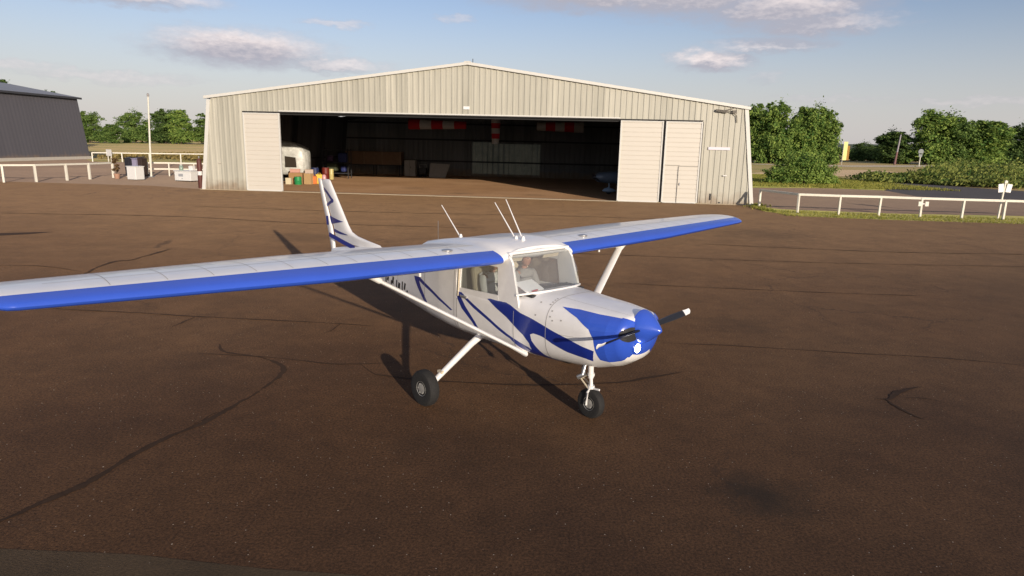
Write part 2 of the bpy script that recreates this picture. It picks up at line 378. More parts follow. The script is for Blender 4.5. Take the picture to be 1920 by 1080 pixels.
for i in range(len(sec)-1):
    for j in range(L):
        j2=(j+1)%L
        ymid=(ys[i]+ys[i+1])/2
        # loop index: 0..n top TE->LE, n..2n-1 bottom LE->TE
        jj=j
        mi=0
        lo_,hi_=n-4,n+2
        if abs(ymid)>.535 and lo_<=jj<hi_: mi=1
        if abs(ymid)>5.0 and jj>=n-7 and jj<n+3: mi=1
        m.f.append((i*L+j,i*L+j2,(i+1)*L+j2,(i+1)*L+j));m.m.append(mi)
m.f.append(tuple(range(L)));m.m.append(1);m.f.append(tuple((len(sec)-1)*L+j for j in range(L)));m.m.append(1)
wing=m.build('wing',[WHITE,BLUE],A,smooth=50)
# control surface seams, fuel caps on the wing
m=MB()
def wtop(y,fx,off=.003):
    x0,c,th,z0=wing_station(y)
    yt=5*th*(.2969*math.sqrt(fx)-.126*fx-.3516*fx*fx+.2843*fx**3-.1015*fx**4);yc=.02/.16*(.8*fx-fx*fx) if fx<.4 else .02/.36*(.2+.8*fx-fx*fx)
    return (x0+fx*c,y,z0+(yc+yt)*c-fx*c*.018+off)
def wstrip(y0,f0,y1,f1,w):
    K=12
    for k in range(K):
        ya,yb=y0+(y1-y0)*k/K,y0+(y1-y0)*(k+1)/K;fa,fb=f0+(f1-f0)*k/K,f0+(f1-f0)*(k+1)/K
        if abs(y1-y0)>abs(f1-f0): V=[wtop(ya,fa),wtop(yb,fb),wtop(yb,fb+w),wtop(ya,fa+w)]
        else: V=[wtop(ya,fa),wtop(ya+w,fa),wtop(yb+w,fb),wtop(yb,fb)]
        m.add(V,[(0,1,2,3)])
for s in(1,-1):
    m=MB();wstrip(s*.6,.74,s*4.7,.74,.010)
    for y in(.6,2.55,4.7): wstrip(s*y,.74,s*y,.99,.012)
    for y in(.9,1.3,1.62,1.95,2.25,2.55,2.88,3.2,3.55,3.9,4.3): wstrip(s*y,.13,s*y,.74,.005)
    wstrip(s*.6,.30,s*4.7,.30,.006)
    m.build('panel_seam',SEAM,wing)
for s in(1,-1):
    x,y,z=wtop(s*1.1,.2,0);m=MB();m.lathe([(.06,0),(.06,.012),(.03,.02)],(x,y,z),'z',16);m.build('fuel_cap',STEEL,wing,smooth=40)
    m=MB();x,y,z=wtop(s*.62,.06,0)
    m=MB();m.tube([(.95,s*1.45,1.66),(.95,s*1.45,1.58)],.014,8);m.build('fuel_vent',WHITE,wing)
    # strut
    a=Vector((.44,s*.50,.72));b=Vector((1.02,s*2.02,1.645))
    m=MB();m.tube([a,a+(b-a)*.04,b-(b-a)*.04,b],[.055,.05,.05,.06],14,flat=.42,up=(0,0,1));st=m.build('wing_strut',WHITE,A,smooth=50)
    m=MB();m.tube([b-(b-a)*.07,b+Vector((0,0,.03))],[.055,.10],12,flat=.6);m.tube([a-(b-a)*.06,a+(b-a)*.05],[.085,.052],12,flat=.4);m.split_build('strut_fairing',WHITE,st,smooth=50)
    # wing root fairing
# roof skin between wing and cabin sides
m=MB();
m.box((1.15,0,1.775),(1.08,.97,.03));m.build('cabin_roof',WHITE,A,bevel=.01)
m=MB();m.box((1.1,0,1.755),(.96,.90,.012));m.build('headliner',GREYIN,A)
# antennas on the wing centre: two slanted whips in front, one further aft, thin upright whip, small beacon
for (b,t) in[((1.03,.0,1.845),(1.43,.0,2.26)),((.93,-.02,1.85),(1.25,-.02,2.31)),((2.10,0,1.745),(2.52,0,2.14))]:
    m=MB();m.tube([b,(Vector(b)+Vector(t))/2,t],[.009,.007,.005],8);aa=m.build('whip_antenna',WHITE,A,smooth=50)
    m=MB();m.lathe([(.03,-.03),(.028,.0),(.014,.05)],b,'z',12);m.build('antenna_base',WHITE,aa,smooth=50)
m=MB();m.tube([(2.6,0,1.58),(2.6,0,1.92)],.003,6);m.build('thin_antenna',STEEL,A)
m=MB();m.lathe([(.035,0),(.035,.03),(.02,.05)],(3.05,0,1.46),'z',12);m.build('tail_light',WHITE,A,smooth=50)
# ---- fin and rudder
def slab(prof,th,name,mats,parent,nose=.25):
    """vertical surface: prof = list of (LE x, TE x, z, thickness)"""
    m=MB();n=10;S=[]
    for xl,xt,z,t in prof:
        c=xt-xl;pts=[]
        for k in range(n+1):
            f=.5*(1-math.cos(PI*k/n));y=t*(.2969*math.sqrt(f)-.126*f-.3516*f*f+.2843*f**3-.1015*f**4)*5
            pts.append((xl+f*c,y,z))
        pts+= [(x,-y,z) for x,y,z in pts[-2:0:-1]];S.append(pts)
    L=len(S[0])
    for s_ in S:m.v+=s_
    for i in range(len(S)-1):
        for j in range(L):m.f.append((i*L+j,i*L+(j+1)%L,(i+1)*L+(j+1)%L,(i+1)*L+j));m.m.append(0)
    m.f.append(tuple(range(L)));m.m.append(0);m.f.append(tuple((len(S)-1)*L+j for j in range(L)));m.m.append(0)
    return m
F_PROF=[(3.92,5.50,1.30,.06),(4.10,5.52,1.385,.06),(4.45,5.53,1.415,.065),(4.78,5.54,1.45,.07),(4.96,5.56,1.50,.075),(5.07,5.60,1.60,.075),(5.36,5.78,1.95,.065),(5.60,5.93,2.24,.055),(5.635,5.945,2.29,.035),(5.68,5.95,2.315,.01)]
m=slab(F_PROF,0,'fin',None,None)
def fin_half(x,z):
    for i in range(len(F_PROF)-1):
        a,b=F_PROF[i],F_PROF[i+1]
        if a[2]<=z<=b[2]:
            t=(z-a[2])/(b[2]-a[2]);xl=a[0]+(b[0]-a[0])*t;xt=a[1]+(b[1]-a[1])*t;th=a[3]+(b[3]-a[3])*t
            f=max(.0,min(1,(x-xl)/(xt-xl)));return th*(.2969*math.sqrt(f)-.126*f-.3516*f*f+.2843*f**3-.1015*f**4)*5
    return .01
def fdec(mb,pts,half,mi):
    for s in(1,-1):
        tr=tessellate_polygon([[Vector((x,z,0)) for x,z in pts]])
        for t in tr:
            P=[Vector((pts[i][0],pts[i][1])) for i in t]
            K=6
            def g(i,j):
                p=P[0]+(P[1]-P[0])*(i/K)+(P[2]-P[0])*(j/K);return (p.x,s*(half(p.x,p.y)+.003),p.y)
            for i in range(K):
                for j in range(K-i):
                    mb.add([g(i,j),g(i+1,j),g(i,j+1)],[(0,1,2)],mi)
                    if i+j<K-1: mb.add([g(i+1,j),g(i+1,j+1),g(i,j+1)],[(0,1,2)],mi)
def line(pts,w):
    out=[];
    for i in range(len(pts)-1):
        a,b=Vector(pts[i]),Vector(pts[i+1]);d=(b-a).normalized();nn=Vector((-d.y,d.x))*w/2
        out.append([tuple(a+nn),tuple(b+nn),tuple(b-nn),tuple(a-nn)])
    return out
for q in line([(5.88,2.155),(5.72,2.09),(5.50,1.955)],.055)+line([(5.50,1.98),(5.82,1.865)],.05): fdec(m,q,fin_half,1)
fdec(m,[(5.70,1.70),(5.17,1.65),(5.70,1.56)],fin_half,1)
for q in line([(5.60,1.40),(5.1,1.32),(4.75,1.27)],.075): fdec(m,q,lambda x,z:.075,1)
fdec(m,[(5.56,1.50),(5.35,1.475),(5.05,1.45),(5.05,1.44),(5.30,1.43),(5.56,1.44)],fin_half,1)
fin=m.build('fin',[WHITE,NAVY],A,smooth=50)
R_PROF=[(5.54,5.52+.08,1.02,.05),(5.55,5.68,1.06,.05),(5.56,5.72,1.25,.05),(5.62,5.80,1.5,.045),(5.80,5.95,1.9,.04),(5.945,6.07,2.24,.035),(5.955,6.085,2.29,.03),(5.97,6.09,2.315,.01)]
m=slab(R_PROF,0,'rudder',None,None)
for pts in([(5.72,1.70),(5.80,1.69),(5.78,1.54),(5.70,1.55)],): fdec(m,pts,lambda x,z:.02,1)
rud=m.build('rudder',[WHITE,NAVY],A,smooth=50)
m=MB();m.lathe([(.035,0),(.035,.05),(.02,.075)],(5.86,0,2.31),'z',12);m.build('beacon_light',mat('pink_beacon_lens',(.6,.3,.28),.3),A,smooth=50)
# ---- tailplane
for s in(1,-1):
    m=MB();S=[]
    for y,xl,c,t in[(0.03,4.72,.92,.07),(.6,4.85,.76,.065),(1.2,4.97,.60,.06),(1.34,5.04,.5,.05),(1.38,5.12,.38,.02)]:
        pts=[]
        for k in range(11):
            f=.5*(1-math.cos(PI*k/10));z=t*(.2969*math.sqrt(f)-.126*f-.3516*f*f+.2843*f**3-.1015*f**4)*5;pts.append((xl+f*c,s*y,1.03+z*.8))
        pts+=[(x,y_,2.06-z) for x,y_,z in pts[-2:0:-1]];S.append(pts)
    L=len(S[0])
    for q in S:m.v+=q
    for i in range(len(S)-1):
        for j in range(L):m.f.append((i*L+j,i*L+(j+1)%L,(i+1)*L+(j+1)%L,(i+1)*L+j));m.m.append(0)
    m.f.append(tuple((len(S)-1)*L+j for j in range(L)));m.m.append(0)
    m.build('tailplane',WHITE,A,smooth=50)
# ---- nose: spinner, propeller, intakes, landing light, exhaust
m=MB();m.lathe([(.178,-.87),(.172,-.905),(.148,-.95),(.112,-1.0),(.074,-1.045),(.038,-1.085),(.016,-1.107),(.003,-1.113)],(0,0,1.19),'x',28);m.build('spinner',BLUE,A,smooth=50)
PC=Vector((-.93,0,1.19));ang=math.atan2(1.13-1.19,.80)
pr=bpy.data.objects.new('propeller',None);COL.objects.link(pr);pr.parent=A;pr.location=PC;pr.rotation_euler=(ang,0,0)
WT=mat('white_tip_paint',(.8,.79,.76),.4)
m=MB();m.lathe([(.11,-.02),(.11,.03)],(0,0,0),'x',20);m.build('propeller_hub',STEEL,pr)
for s in(1,-1):
    m=MB();S=[]
    prof=[(.08,.055,.04,1.2),(.16,.06,.03,1.1),(.30,.07,.022,1.0),(.45,.074,.016,.9),(.58,.07,.012,.8),(.655,.066,.010,.75),(.66,.066,.010,.75),(.72,.058,.008,.7),(.76,.06,.006,.28),(.775,.025,.004,.28)]
    for r,c,t,tw in prof:
        tw=tw if s>0 else -tw
        pts=[]
        for k in range(12):
            a=2*PI*k/12;u,v=c/2*math.cos(a),t/2*math.sin(a)
            pts.append((v*math.cos(tw)-u*math.sin(tw),s*r,v*math.sin(tw)+u*math.cos(tw)))
        S.append(pts)
    for q in S:m.v+=q
    for i in range(len(S)-1):
        for j in range(12):m.f.append((i*12+j,i*12+(j+1)%12,(i+1)*12+(j+1)%12,(i+1)*12+j));m.m.append(1 if prof[i][0]>=.66 else 0)
    m.f.append(tuple((len(S)-1)*12+j for j in range(12)));m.m.append(1)
    m.build('propeller_blade',[BLACKP,WT],pr,smooth=50)
INTK=mat('dark_intake',(.02,.02,.022),.7)
for s in(1,-1):
    def ell(ry,rz,off,name,mt,hull_x=-.885):
        m=MB();V=[];K=28
        for q in range(6):
            f=q/5
            for k in range(K):
                a=2*PI*k/K;y=s*(.215+ry*f*math.cos(a));z=1.145+rz*f*math.sin(a)
                # find the front surface of the cowl at (y, z)
                lo_,hi_=-.905,-.70
                for _ in range(18):
                    mx_=(lo_+hi_)/2;zt,zb,w,zm,nu,nl=station(FRONT,mx_);n_,h_=(nu,zt-zm) if z>=zm else (nl,zm-zb)
                    if (abs(y)/w)**n_+(abs(z-zm)/h_)**n_<1: hi_=mx_
                    else: lo_=mx_
                V.append((hi_-off,y,z))
        m.v+=V
        for q in range(5):
            for k in range(K): m.f.append((q*K+k,q*K+(k+1)%K,(q+1)*K+(k+1)%K,(q+1)*K+k));m.m.append(0)
        return m.build(name,mt,A)
    ell(.13,.075,.007,'air_intake',INTK)
LAMP=mat('lit_lamp',(1,1,1),.2,emit=(1,.97,.95,14))
m=MB();m.lathe([(.062,.02),(.062,-.012),(.052,-.020)],(-.888,.10,.985),'x',20);ll=m.build('landing_light',BLUE,A,smooth=50)
m=MB();m.lathe([(.046,-.021),(.038,-.028),(.0,-.030)],(-.888,.10,.985),'x',20);m.build('lamp_lens',LAMP,ll,smooth=50)
m=MB();m.tube([(-.28,.18,.66),(-.30,.20,.56),(-.24,.22,.52)],.028,10);m.build('exhaust_pipe',STEEL,A,smooth=50)
# ---- nose gear
ng=bpy.data.objects.new('nose_gear',None);COL.objects.link(ng);ng.parent=A
NX=-.255
m=MB();m.tube([(NX+.03,0,.66),(NX+.02,0,.46)],.032,12);m.tube([(NX+.02,0,.48),(NX+.005,0,.33)],.021,12)
for s in(1,-1): m.tube([(NX+.01,s*.01,.345),(NX,s*.072,.31),(NX,s*.075,.165)],.014,8)
m.lathe([(.04,-.03),(.04,.03)],(NX+.01,0,.345),'z',12);m.lathe([(.042,-.015),(.042,.015)],(NX+.02,0,.50),'z',12)
m.build('oleo_leg',WHITE,ng,smooth=45)
m=MB()
for s in(1,-1): m.tube([(NX+.04,s*.02,.50),(NX+.15,s*.025,.43)],.010,8);m.tube([(NX+.15,s*.025,.43),(NX+.03,s*.03,.345)],.010,8)
m.tube([(NX+.15,-.03,.43),(NX+.15,.03,.43)],.014,8)
m.build('torque_link',SEAT,ng,smooth=45)
m=MB();m.tube([(NX-.02,.0,.345),(NX-.11,.0,.355)],.012,8);m.build('tow_lug',WHITE,ng)
def wheel(c,r,w,parent,hub):
    we=bpy.data.objects.new('wheel',None);COL.objects.link(we);we.parent=parent;we.location=c
    m=MB();prof=[(hub,-w*.36),(r*.80,-w*.46),(r*.92,-w*.40),(r*.985,-w*.25),(r,0),(r*.985,w*.25),(r*.92,w*.40),(r*.80,w*.46),(hub,w*.36)]
    m.lathe(prof,(0,0,0),'y',36);m.build('tyre',RUBBER,we,smooth=35)
    m=MB();m.lathe([(hub*.3,-w*.40),(hub*.95,-w*.34),(hub*1.02,-w*.38),(hub*1.02,w*.38),(hub*.95,w*.34),(hub*.3,w*.40)],(0,0,0),'y',28)
    for k in range(6):
        a=k*PI/3
        for s in(1,-1): m.lathe([(.008,-.004),(.008,.004)],(hub*.65*math.cos(a),s*w*.375,hub*.65*math.sin(a)),'y',8)
    m.build('hub',RIM,we,smooth=35)
    return we
wheel((NX,0,.172),.172,.115,ng,.075)
# ---- main gear
for s in(1,-1):
    mg=bpy.data.objects.new('main_gear',None);COL.objects.link(mg);mg.parent=A
    m=MB();m.tube([(1.13,s*.36,.72),(1.14,s*.46,.70),(1.155,s*.58,.625),(1.185,s*1.07,.285),(1.20,s*1.13,.215)],[.046,.044,.040,.032,.03],12);m.build('gear_leg',WHITE,mg,smooth=50)
    m=MB();m.box((1.19,s*1.0,.36),(.08,.04,.03));m.tube([(1.20,s*.98,.37),(1.20,s*1.12,.2)],.008,6);m.tube([(1.2,s*1.1,.21),(1.2,s*1.17,.21)],.022,8);m.build('brake_line',SEAT,mg)
    wheel((1.20,s*1.215,.212),.212,.15,mg,.085)
# ================================================================ PILOT
def person(LBL,SHIRT,HAIR,hs=True):
    # local frame: +x = forward of the seat; origin on the seat
    P=empty('person',(0,0,0),label=LBL,cat='person')
    bm=bmesh.new();sk=bm.verts.layers.skin.verify()
    J={}
    def v(n,p,r,parent=None):
        b=bm.verts.new(p);b[sk].radius=(r,r) if not isinstance(r,tuple) else r;J[n]=b
        if parent:bm.edges.new((J[parent],b))
    v('pelvis',(0,0,.10),(.14,.11));J['pelvis'][sk].use_root=True
    v('waist',(-.03,0,.26),(.125,.10),'pelvis');v('chest',(-.05,0,.42),(.155,.11),'waist');v('collar',(-.055,0,.50),(.10,.075),'chest')
    v('neck',(-.045,0,.55),.05,'collar');v('neck2',(-.035,0,.595),.048,'neck')
    for s,n in((1,'a'),(-1,'b')):
        v('sh'+n,(-.05,s*.165,.475),.058,'collar');v('el'+n,(.06,s*.20,.24),.042,'sh'+n);v('wr'+n,(.28,s*.13,.26),.026,'el'+n);v('pa'+n,(.34,s*.12,.27),(.034,.016),'wr'+n)
        v('hip'+n,(.05,s*.09,.08),.085,'pelvis');v('kn'+n,(.42,s*.11,.12),.058,'hip'+n);v('an'+n,(.56,s*.11,-.22),.038,'kn'+n);v('to'+n,(.68,s*.11,-.26),.035,'an'+n)
        for k in range(4):
            a='f%s%d'%(n,k);y=s*(.12+(k-1.5)*.018)
            v(a,(.385,y,.272),.008,'pa'+n);v(a+'t',(.415,y,.255-.004*k),.007,a)
        v('th'+n,(.36,s*.085,.262),.009,'pa'+n);v('tt'+n,(.385,s*.08,.25),.007,'th'+n)
    me=bpy.data.meshes.new('body');bm.to_mesh(me);bm.free()
    me.materials.append(SKIN)
    o=bpy.data.objects.new('body',me);COL.objects.link(o);o.parent=P
    sm=o.modifiers.new('s','SKIN');sm.use_smooth_shade=True;o.modifiers.new('u','SUBSURF').levels=1
    # clothing: shirt (sleeved trunk) and trousers follow the same skeleton a little outside
    def cloth(name,chain,edges,mt):
        bm=bmesh.new();sk=bm.verts.layers.skin.verify();V=[]
        for i,(p,r) in enumerate(chain):
            b=bm.verts.new(p);b[sk].radius=(r,r) if not isinstance(r,tuple) else r
            if i==0:b[sk].use_root=True
            V.append(b)
        for a,b in edges:bm.edges.new((V[a],V[b]))
        me=bpy.data.meshes.new(name);bm.to_mesh(me);bm.free();me.materials.append(mt)
        q=bpy.data.objects.new(name,me);COL.objects.link(q);q.parent=P
        q.modifiers.new('s','SKIN').use_smooth_shade=True;q.modifiers.new('u','SUBSURF').levels=1
    cloth('shirt',[((0,0,.13),(.155,.125)),((-.03,0,.26),(.14,.115)),((-.05,0,.42),(.17,.125)),((-.055,0,.51),(.11,.085)),((-.05,.175,.478),.070),((.055,.203,.25),.054),((-.05,-.175,.478),.070),((.055,-.203,.25),.054),((-.048,0,.545),.062)],[(0,1),(1,2),(2,3),(3,4),(4,5),(3,6),(6,7),(3,8)],SHIRT)
    cloth('trousers',[((0,0,.08),(.15,.12)),((.06,.09,.08),.095),((.42,.11,.12),.068),((.55,.11,-.19),.05),((.06,-.09,.08),.095),((.42,-.11,.12),.068),((.55,-.11,-.19),.05)],[(0,1),(1,2),(2,3),(0,4),(4,5),(5,6)],TROUS)
    # head
    bm=bmesh.new();bmesh.ops.create_uvsphere(bm,u_segments=28,v_segments=20,radius=1)
    for q in bm.verts:
        x,y,z=q.co
        w=.076*(1-.22*max(0,-z)) ;d=.095*(1-.12*max(0,-z))
        X,Y,Zz=x*d,y*w,z*.118
        if x>0 and abs(y)<.22 and -.35<z<.15: X+=.022*(1-abs(y)/.22)*(1-abs(z+.1)/.27 if abs(z+.1)<.27 else 0)
        if x>.6 and .02<z<.2 and .2<abs(y)<.6: X-=.008
        if x>0 and z<-.6: X+=.008
        q.co=(X,Y,Zz)
    for s in(1,-1): bmesh.ops.create_uvsphere(bm,u_segments=8,v_segments=6,radius=.02,matrix=Matrix.Translation((-.005,s*.078,-.005))@Matrix.Diagonal((1,.45,1.5,1)))
    me=bpy.data.meshes.new('head');bm.to_mesh(me);bm.free();me.materials.append(SKIN)
    for p in me.polygons:p.use_smooth=True
    h=bpy.data.objects.new('head',me);COL.objects.link(h);h.parent=P;h.location=(-.02,0,.70)
    m=MB()
    for s in(1,-1): m.lathe([(.0001,-.004),(.011,0),(.0001,.004)],(.083,s*.03,.01),'x',10)
    m.split_build('eye',BLACKP,h)
    m=MB();m.tube([(.088,-.022,-.052),(.094,0,-.054),(.088,.022,-.052)],.004,6);m.build('mouth',mat('lips',(.3,.1,.08),.5),h)
    bm=bmesh.new();bmesh.ops.create_uvsphere(bm,u_segments=20,v_segments=14,radius=1)
    for q in bm.verts: q.co=(q.co.x*.100-.008,q.co.y*.084,q.co.z*.115+.014)
    bmesh.ops.delete(bm,geom=[q for q in bm.verts if q.co.z<.03 and q.co.x>-.02 or q.co.z<-.05],context='VERTS')
    me=bpy.data.meshes.new('hair');bm.to_mesh(me);bm.free();me.materials.append(HAIR)
    for p in me.polygons:p.use_smooth=True
    q=bpy.data.objects.new('hair',me);COL.objects.link(q);q.parent=h
    if not hs: return P
    m=MB();m.tube([(-.01,.105*math.sin(a),.02+.125*math.cos(a)) for a in [R(-75+15*k) for k in range(11)]],.010,8)
    for s in(1,-1): m.lathe([(.036,-.016),(.036,.016)],(-.005,s*.096,-.005),'y',14)
    m.build('headset',BLACKP,h,smooth=50)
    return P
P=person('pilot in a grey shirt seen through the windshield of the aeroplane, wearing a headset',mat('grey_shirt_cloth',(.30,.29,.28),.9,noise=.1,nscale=15),HAIR)
P.matrix_basis=A.matrix_basis@Matrix.Translation((1.10,-.25,1.00))@Matrix.Rotation(PI,4,'Z')@Matrix.Scale(.84,4)
P=person('dark haired passenger in white seen through the open-looking side window of the aeroplane',SHIRT,mat('dark_hair',(.018,.010,.008),.7),False)
P.matrix_basis=A.matrix_basis@Matrix.Translation((1.13,.25,1.00))@Matrix.Rotation(PI,4,'Z')@Matrix.Scale(.84,4)

# ================================================================ HANGAR
HA=Vector((-17.981,38.720,0));HANG=R(-4.0306)
H=empty('hangar',HA,HANG,label='large cream corrugated steel hangar with a wide open front and white sliding doors',cat='hangar')
W_=31.03;DEP=24.0
def roofz(x): return 7.12-abs(x-15.35)*(7.12-5.12)/14.7
CREAM=sheetmat('cream_sheet',(.52,.50,.415),.30,0,.60,.5,streak=.38)
DOORW=mat('door_white_paint',(.60,.56,.485),.5,noise=.03,nscale=1.3)
TRIM=mat('white_trim_paint',(.64,.63,.58),.5,noise=.06)
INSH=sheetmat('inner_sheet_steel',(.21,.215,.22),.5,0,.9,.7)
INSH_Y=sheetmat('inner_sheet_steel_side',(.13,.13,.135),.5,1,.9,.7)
ROOFM=sheetmat('roof_sheet',(.30,.30,.29),.3,1,1.0,.7)
FRAME=mat('dark_steel_frame',(.035,.035,.038),.7,noise=.2)
TRACK=mat('dark_door_track',(.025,.024,.022),.6)
def corr_cols(x0,x1,pitch=.305,dep=.03):
    """x, offset pairs of a trapezoid profile"""
    out=[];x=x0
    while x<x1:
        for f,d in((0,0),(.52,0),(.64,-dep),(.88,-dep),(1.0,0)):
            xx=x+f*pitch
            if f<1 and xx<=x1: out.append((xx,d))
        x+=pitch
    out.append((x1,0));return out
def corr_wall(mb,x0,x1,zlo,zhi,y,sgn=1,mi=0,pitch=.305,dep=.032,two=False):
    C=corr_cols(x0,x1,pitch,dep);o=len(mb.v)
    for x,d in C:
        mb.v.append((x,y+sgn*d,zlo(x)));mb.v.append((x,y+sgn*d,zhi(x)))
    for i in range(len(C)-1):
        mb.f.append((o+2*i,o+2*i+2,o+2*i+3,o+2*i+1));mb.m.append(mi)
# front wall, slightly battered outer edges
m=MB()
gz=4.42
corr_wall(m,2.71,28.03,lambda x:gz,lambda x:roofz(x)-.02,0)
def hiL(x): return min(roofz(x)-.02,max(0.02,(x-.12)/.62*4.95))
def hiR(x): return min(roofz(x)-.02,max(0.02,(30.95-x)/.72*4.95))
corr_wall(m,.12,2.71,lambda x:.03,hiL,0);corr_wall(m,28.03,30.95,lambda x:.03,hiR,0)
m.build('front_wall',CREAM,H)
m=MB()
for (a,b) in(((.10,-.03,.0),(.74,-.03,5.02)),((30.98,-.03,.0),(30.26,-.03,5.05))):
    m.bar(a,b,.10,.20,up=(1,0,0))
m.split_build('corner_trim',TRIM,H,bevel=.006)
m=MB()
for (xa,xb) in((.50,15.35),(15.35,30.45)):
    m.bar((xa,-.10,roofz(xa)+.03),(xb,-.10,roofz(xb)+.03),.10,.155,up=(0,0,1))
m.split_build('roof_fascia',TRIM,H,bevel=.006)
m=MB();m.box((15.35,-.10,7.235),(.35,.14,.05));m.build('ridge_cap',TRIM,H)
# eave corner cables/floodlight at the right-hand eave
# roof sheets
m=MB()
for (xa,xb) in((.45,15.35),(15.35,30.5)):
    za,zb=roofz(xa)+.05,roofz(xb)+.05
    m.add([(xa,-.04,za),(xb,-.04,zb),(xb,DEP+.2,zb),(xa,DEP+.2,za),(xa,-.04,za-.06),(xb,-.04,zb-.06),(xb,DEP+.2,zb-.06),(xa,DEP+.2,za-.06)],[(0,1,2,3),(7,6,5,4),(0,4,5,1),(3,2,6,7),(0,3,7,4),(1,5,6,2)])
m.split_build('roof',ROOFM,H)
# side walls
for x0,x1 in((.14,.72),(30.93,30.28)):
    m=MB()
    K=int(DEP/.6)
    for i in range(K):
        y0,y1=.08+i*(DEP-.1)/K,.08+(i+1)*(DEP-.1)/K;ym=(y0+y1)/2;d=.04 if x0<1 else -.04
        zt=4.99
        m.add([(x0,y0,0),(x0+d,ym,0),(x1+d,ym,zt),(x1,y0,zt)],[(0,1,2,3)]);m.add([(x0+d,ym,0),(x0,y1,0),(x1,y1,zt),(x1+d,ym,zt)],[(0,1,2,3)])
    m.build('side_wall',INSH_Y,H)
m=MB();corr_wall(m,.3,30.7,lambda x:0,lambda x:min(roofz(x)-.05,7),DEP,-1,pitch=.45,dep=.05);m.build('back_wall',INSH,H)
TRANSL=mat('translucent_sheet',(.30,.28,.22),.6,noise=.5,nscale=1.2,emit=(.8,.85,.7,.012))  # faint emission painted in for daylight coming through the sheet
m=MB();corr_wall(m,12.45,18.6,lambda x:.25,lambda x:2.95 if x>14.8 else 3.05,DEP-.09,-1,pitch=.50,dep=.09);m.build('translucent_panel',TRANSL,H)
m=MB()
for z in(1.3,3.2,4.6): m.bar((.6,DEP-.16,z),(30.4,DEP-.16,z),.06,.14)
for z in(1.5,3.4):
    m.bar((.42,.3,z),(.42,DEP-.2,z),.05,.12);m.bar((30.6,.3,z),(30.6,DEP-.2,z),.05,.12)
m.split_build('wall_rail',FRAME,H)
m=MB()
for y in(.35,6.2,12.1,18.0,23.5):
    for (a,b) in(((.42,y,0),(.95,y,4.9)),((30.6,y,0),(30.05,y,4.95))): m.bar(a,b,.16,.30,up=(1,0,0))
    for (a,b) in(((.75,y,4.86),(15.35,y,6.85)),((30.2,y,4.86),(15.35,y,6.85))): m.bar(a,b,.14,.36)
for i in range(16):
    x=1.5+i*1.85;m.bar((x,.3,roofz(x)-.10),(x,DEP-.2,roofz(x)-.10),.08,.12)
m.split_build('frame_beam',FRAME,H)
m=MB();m.box((15.37,-.075,4.405),(25.36,.11,.045));m.build('door_track',TRACK,H)
boxobj('gable_flashing',(14.2,-.045,4.47),(18.9,.03,.07),TRIM,H,bevel=.003)
m=MB();m.box((15.37,.12,4.34),(25.3,.16,.14));m.build('door_lintel',mat('black_lintel',(.012,.012,.012),.8),H)
# sliding door leaves, ribbed horizontally
def leaf(x0,x1,y,z1,wicket=None):
    m=MB();z=.08;rib=.245
    while z<z1-.05:
        zt=min(z+rib,z1)
        prof=[(y,z),(y,z+rib*.80),(y+.018,z+rib*.86),(y+.018,z+rib*.94),(y,z+rib)] if zt==z+rib else [(y,z),(y,zt)]
        for a,b in zip(prof,prof[1:]): m.add([(x0,a[0],a[1]),(x1,a[0],a[1]),(x1,b[0],b[1]),(x0,b[0],b[1])],[(0,1,2,3)])
        z=zt
    m.box(((x0+x1)/2,y+.07,z1/2+.03),(x1-x0,.06,z1-.06))
    d=m.build('sliding_door',DOORW,H)
    m=MB()
    for x in(x0,x1): m.box((x,y+.03,z1/2+.03),(.07,.12,z1-.04))
    m.box(((x0+x1)/2,y+.03,.06),(x1-x0-.07,.10,.07));m.box(((x0+x1)/2,y+.03,z1-.02),(x1-x0-.07,.10,.05))
    m.build('door_frame',TRIM,d,bevel=.005)
    return d
leaf(2.76,4.80,-.16,4.34);
r1=leaf(23.72,25.93,-.16,4.34);r2=leaf(26.12,27.98,-.20,4.34)
# wicket door lines on the outer leaf
m=MB()
for b in(((26.9,-.235,1.02),(.028,.02,1.95)),((27.42,-.23,2.0),(1.06,.012,.02)),((26.55,-.23,2.05),(.8,.012,.02))): m.box(*b)
m.build('wicket_door_edge',mat('grey_door_gap',(.25,.24,.22),.7),r2)
m=MB();m.box((27.02,-.25,1.05),(.04,.05,.14));m.build('handle',STEEL,r2,bevel=.005)
m=MB();m.box((26.025,-.06,2.2),(.15,.05,4.3));m.box((28.03,-.06,2.2),(.1,.05,4.3));m.split_build('door_gap_post',FRAME,H)
# plates on the wall
boxobj('white_plate',(15.31,-.06,4.83),(.34,.03,.16),PAPER,H,bevel=.004)
boxobj('wall_plate',(29.0,-.06,2.98),(1.15,.03,.15),mat('pale_lilac_plate',(.68,.64,.70),.5),H,bevel=.004)
boxobj('door_bolt',(29.42,-.08,1.55),(.22,.06,.06),STEEL,H,bevel=.01)
boxobj('door_bolt',(1.15,-.08,1.55),(.16,.05,.05),DOORW,H,bevel=.01)
m=MB();m.box((28.75,-.055,.40),(.05,.02,.35));m.box((29.25,-.055,.10),(.10,.02,.06));m.split_build('wall_vent',FRAME,H)
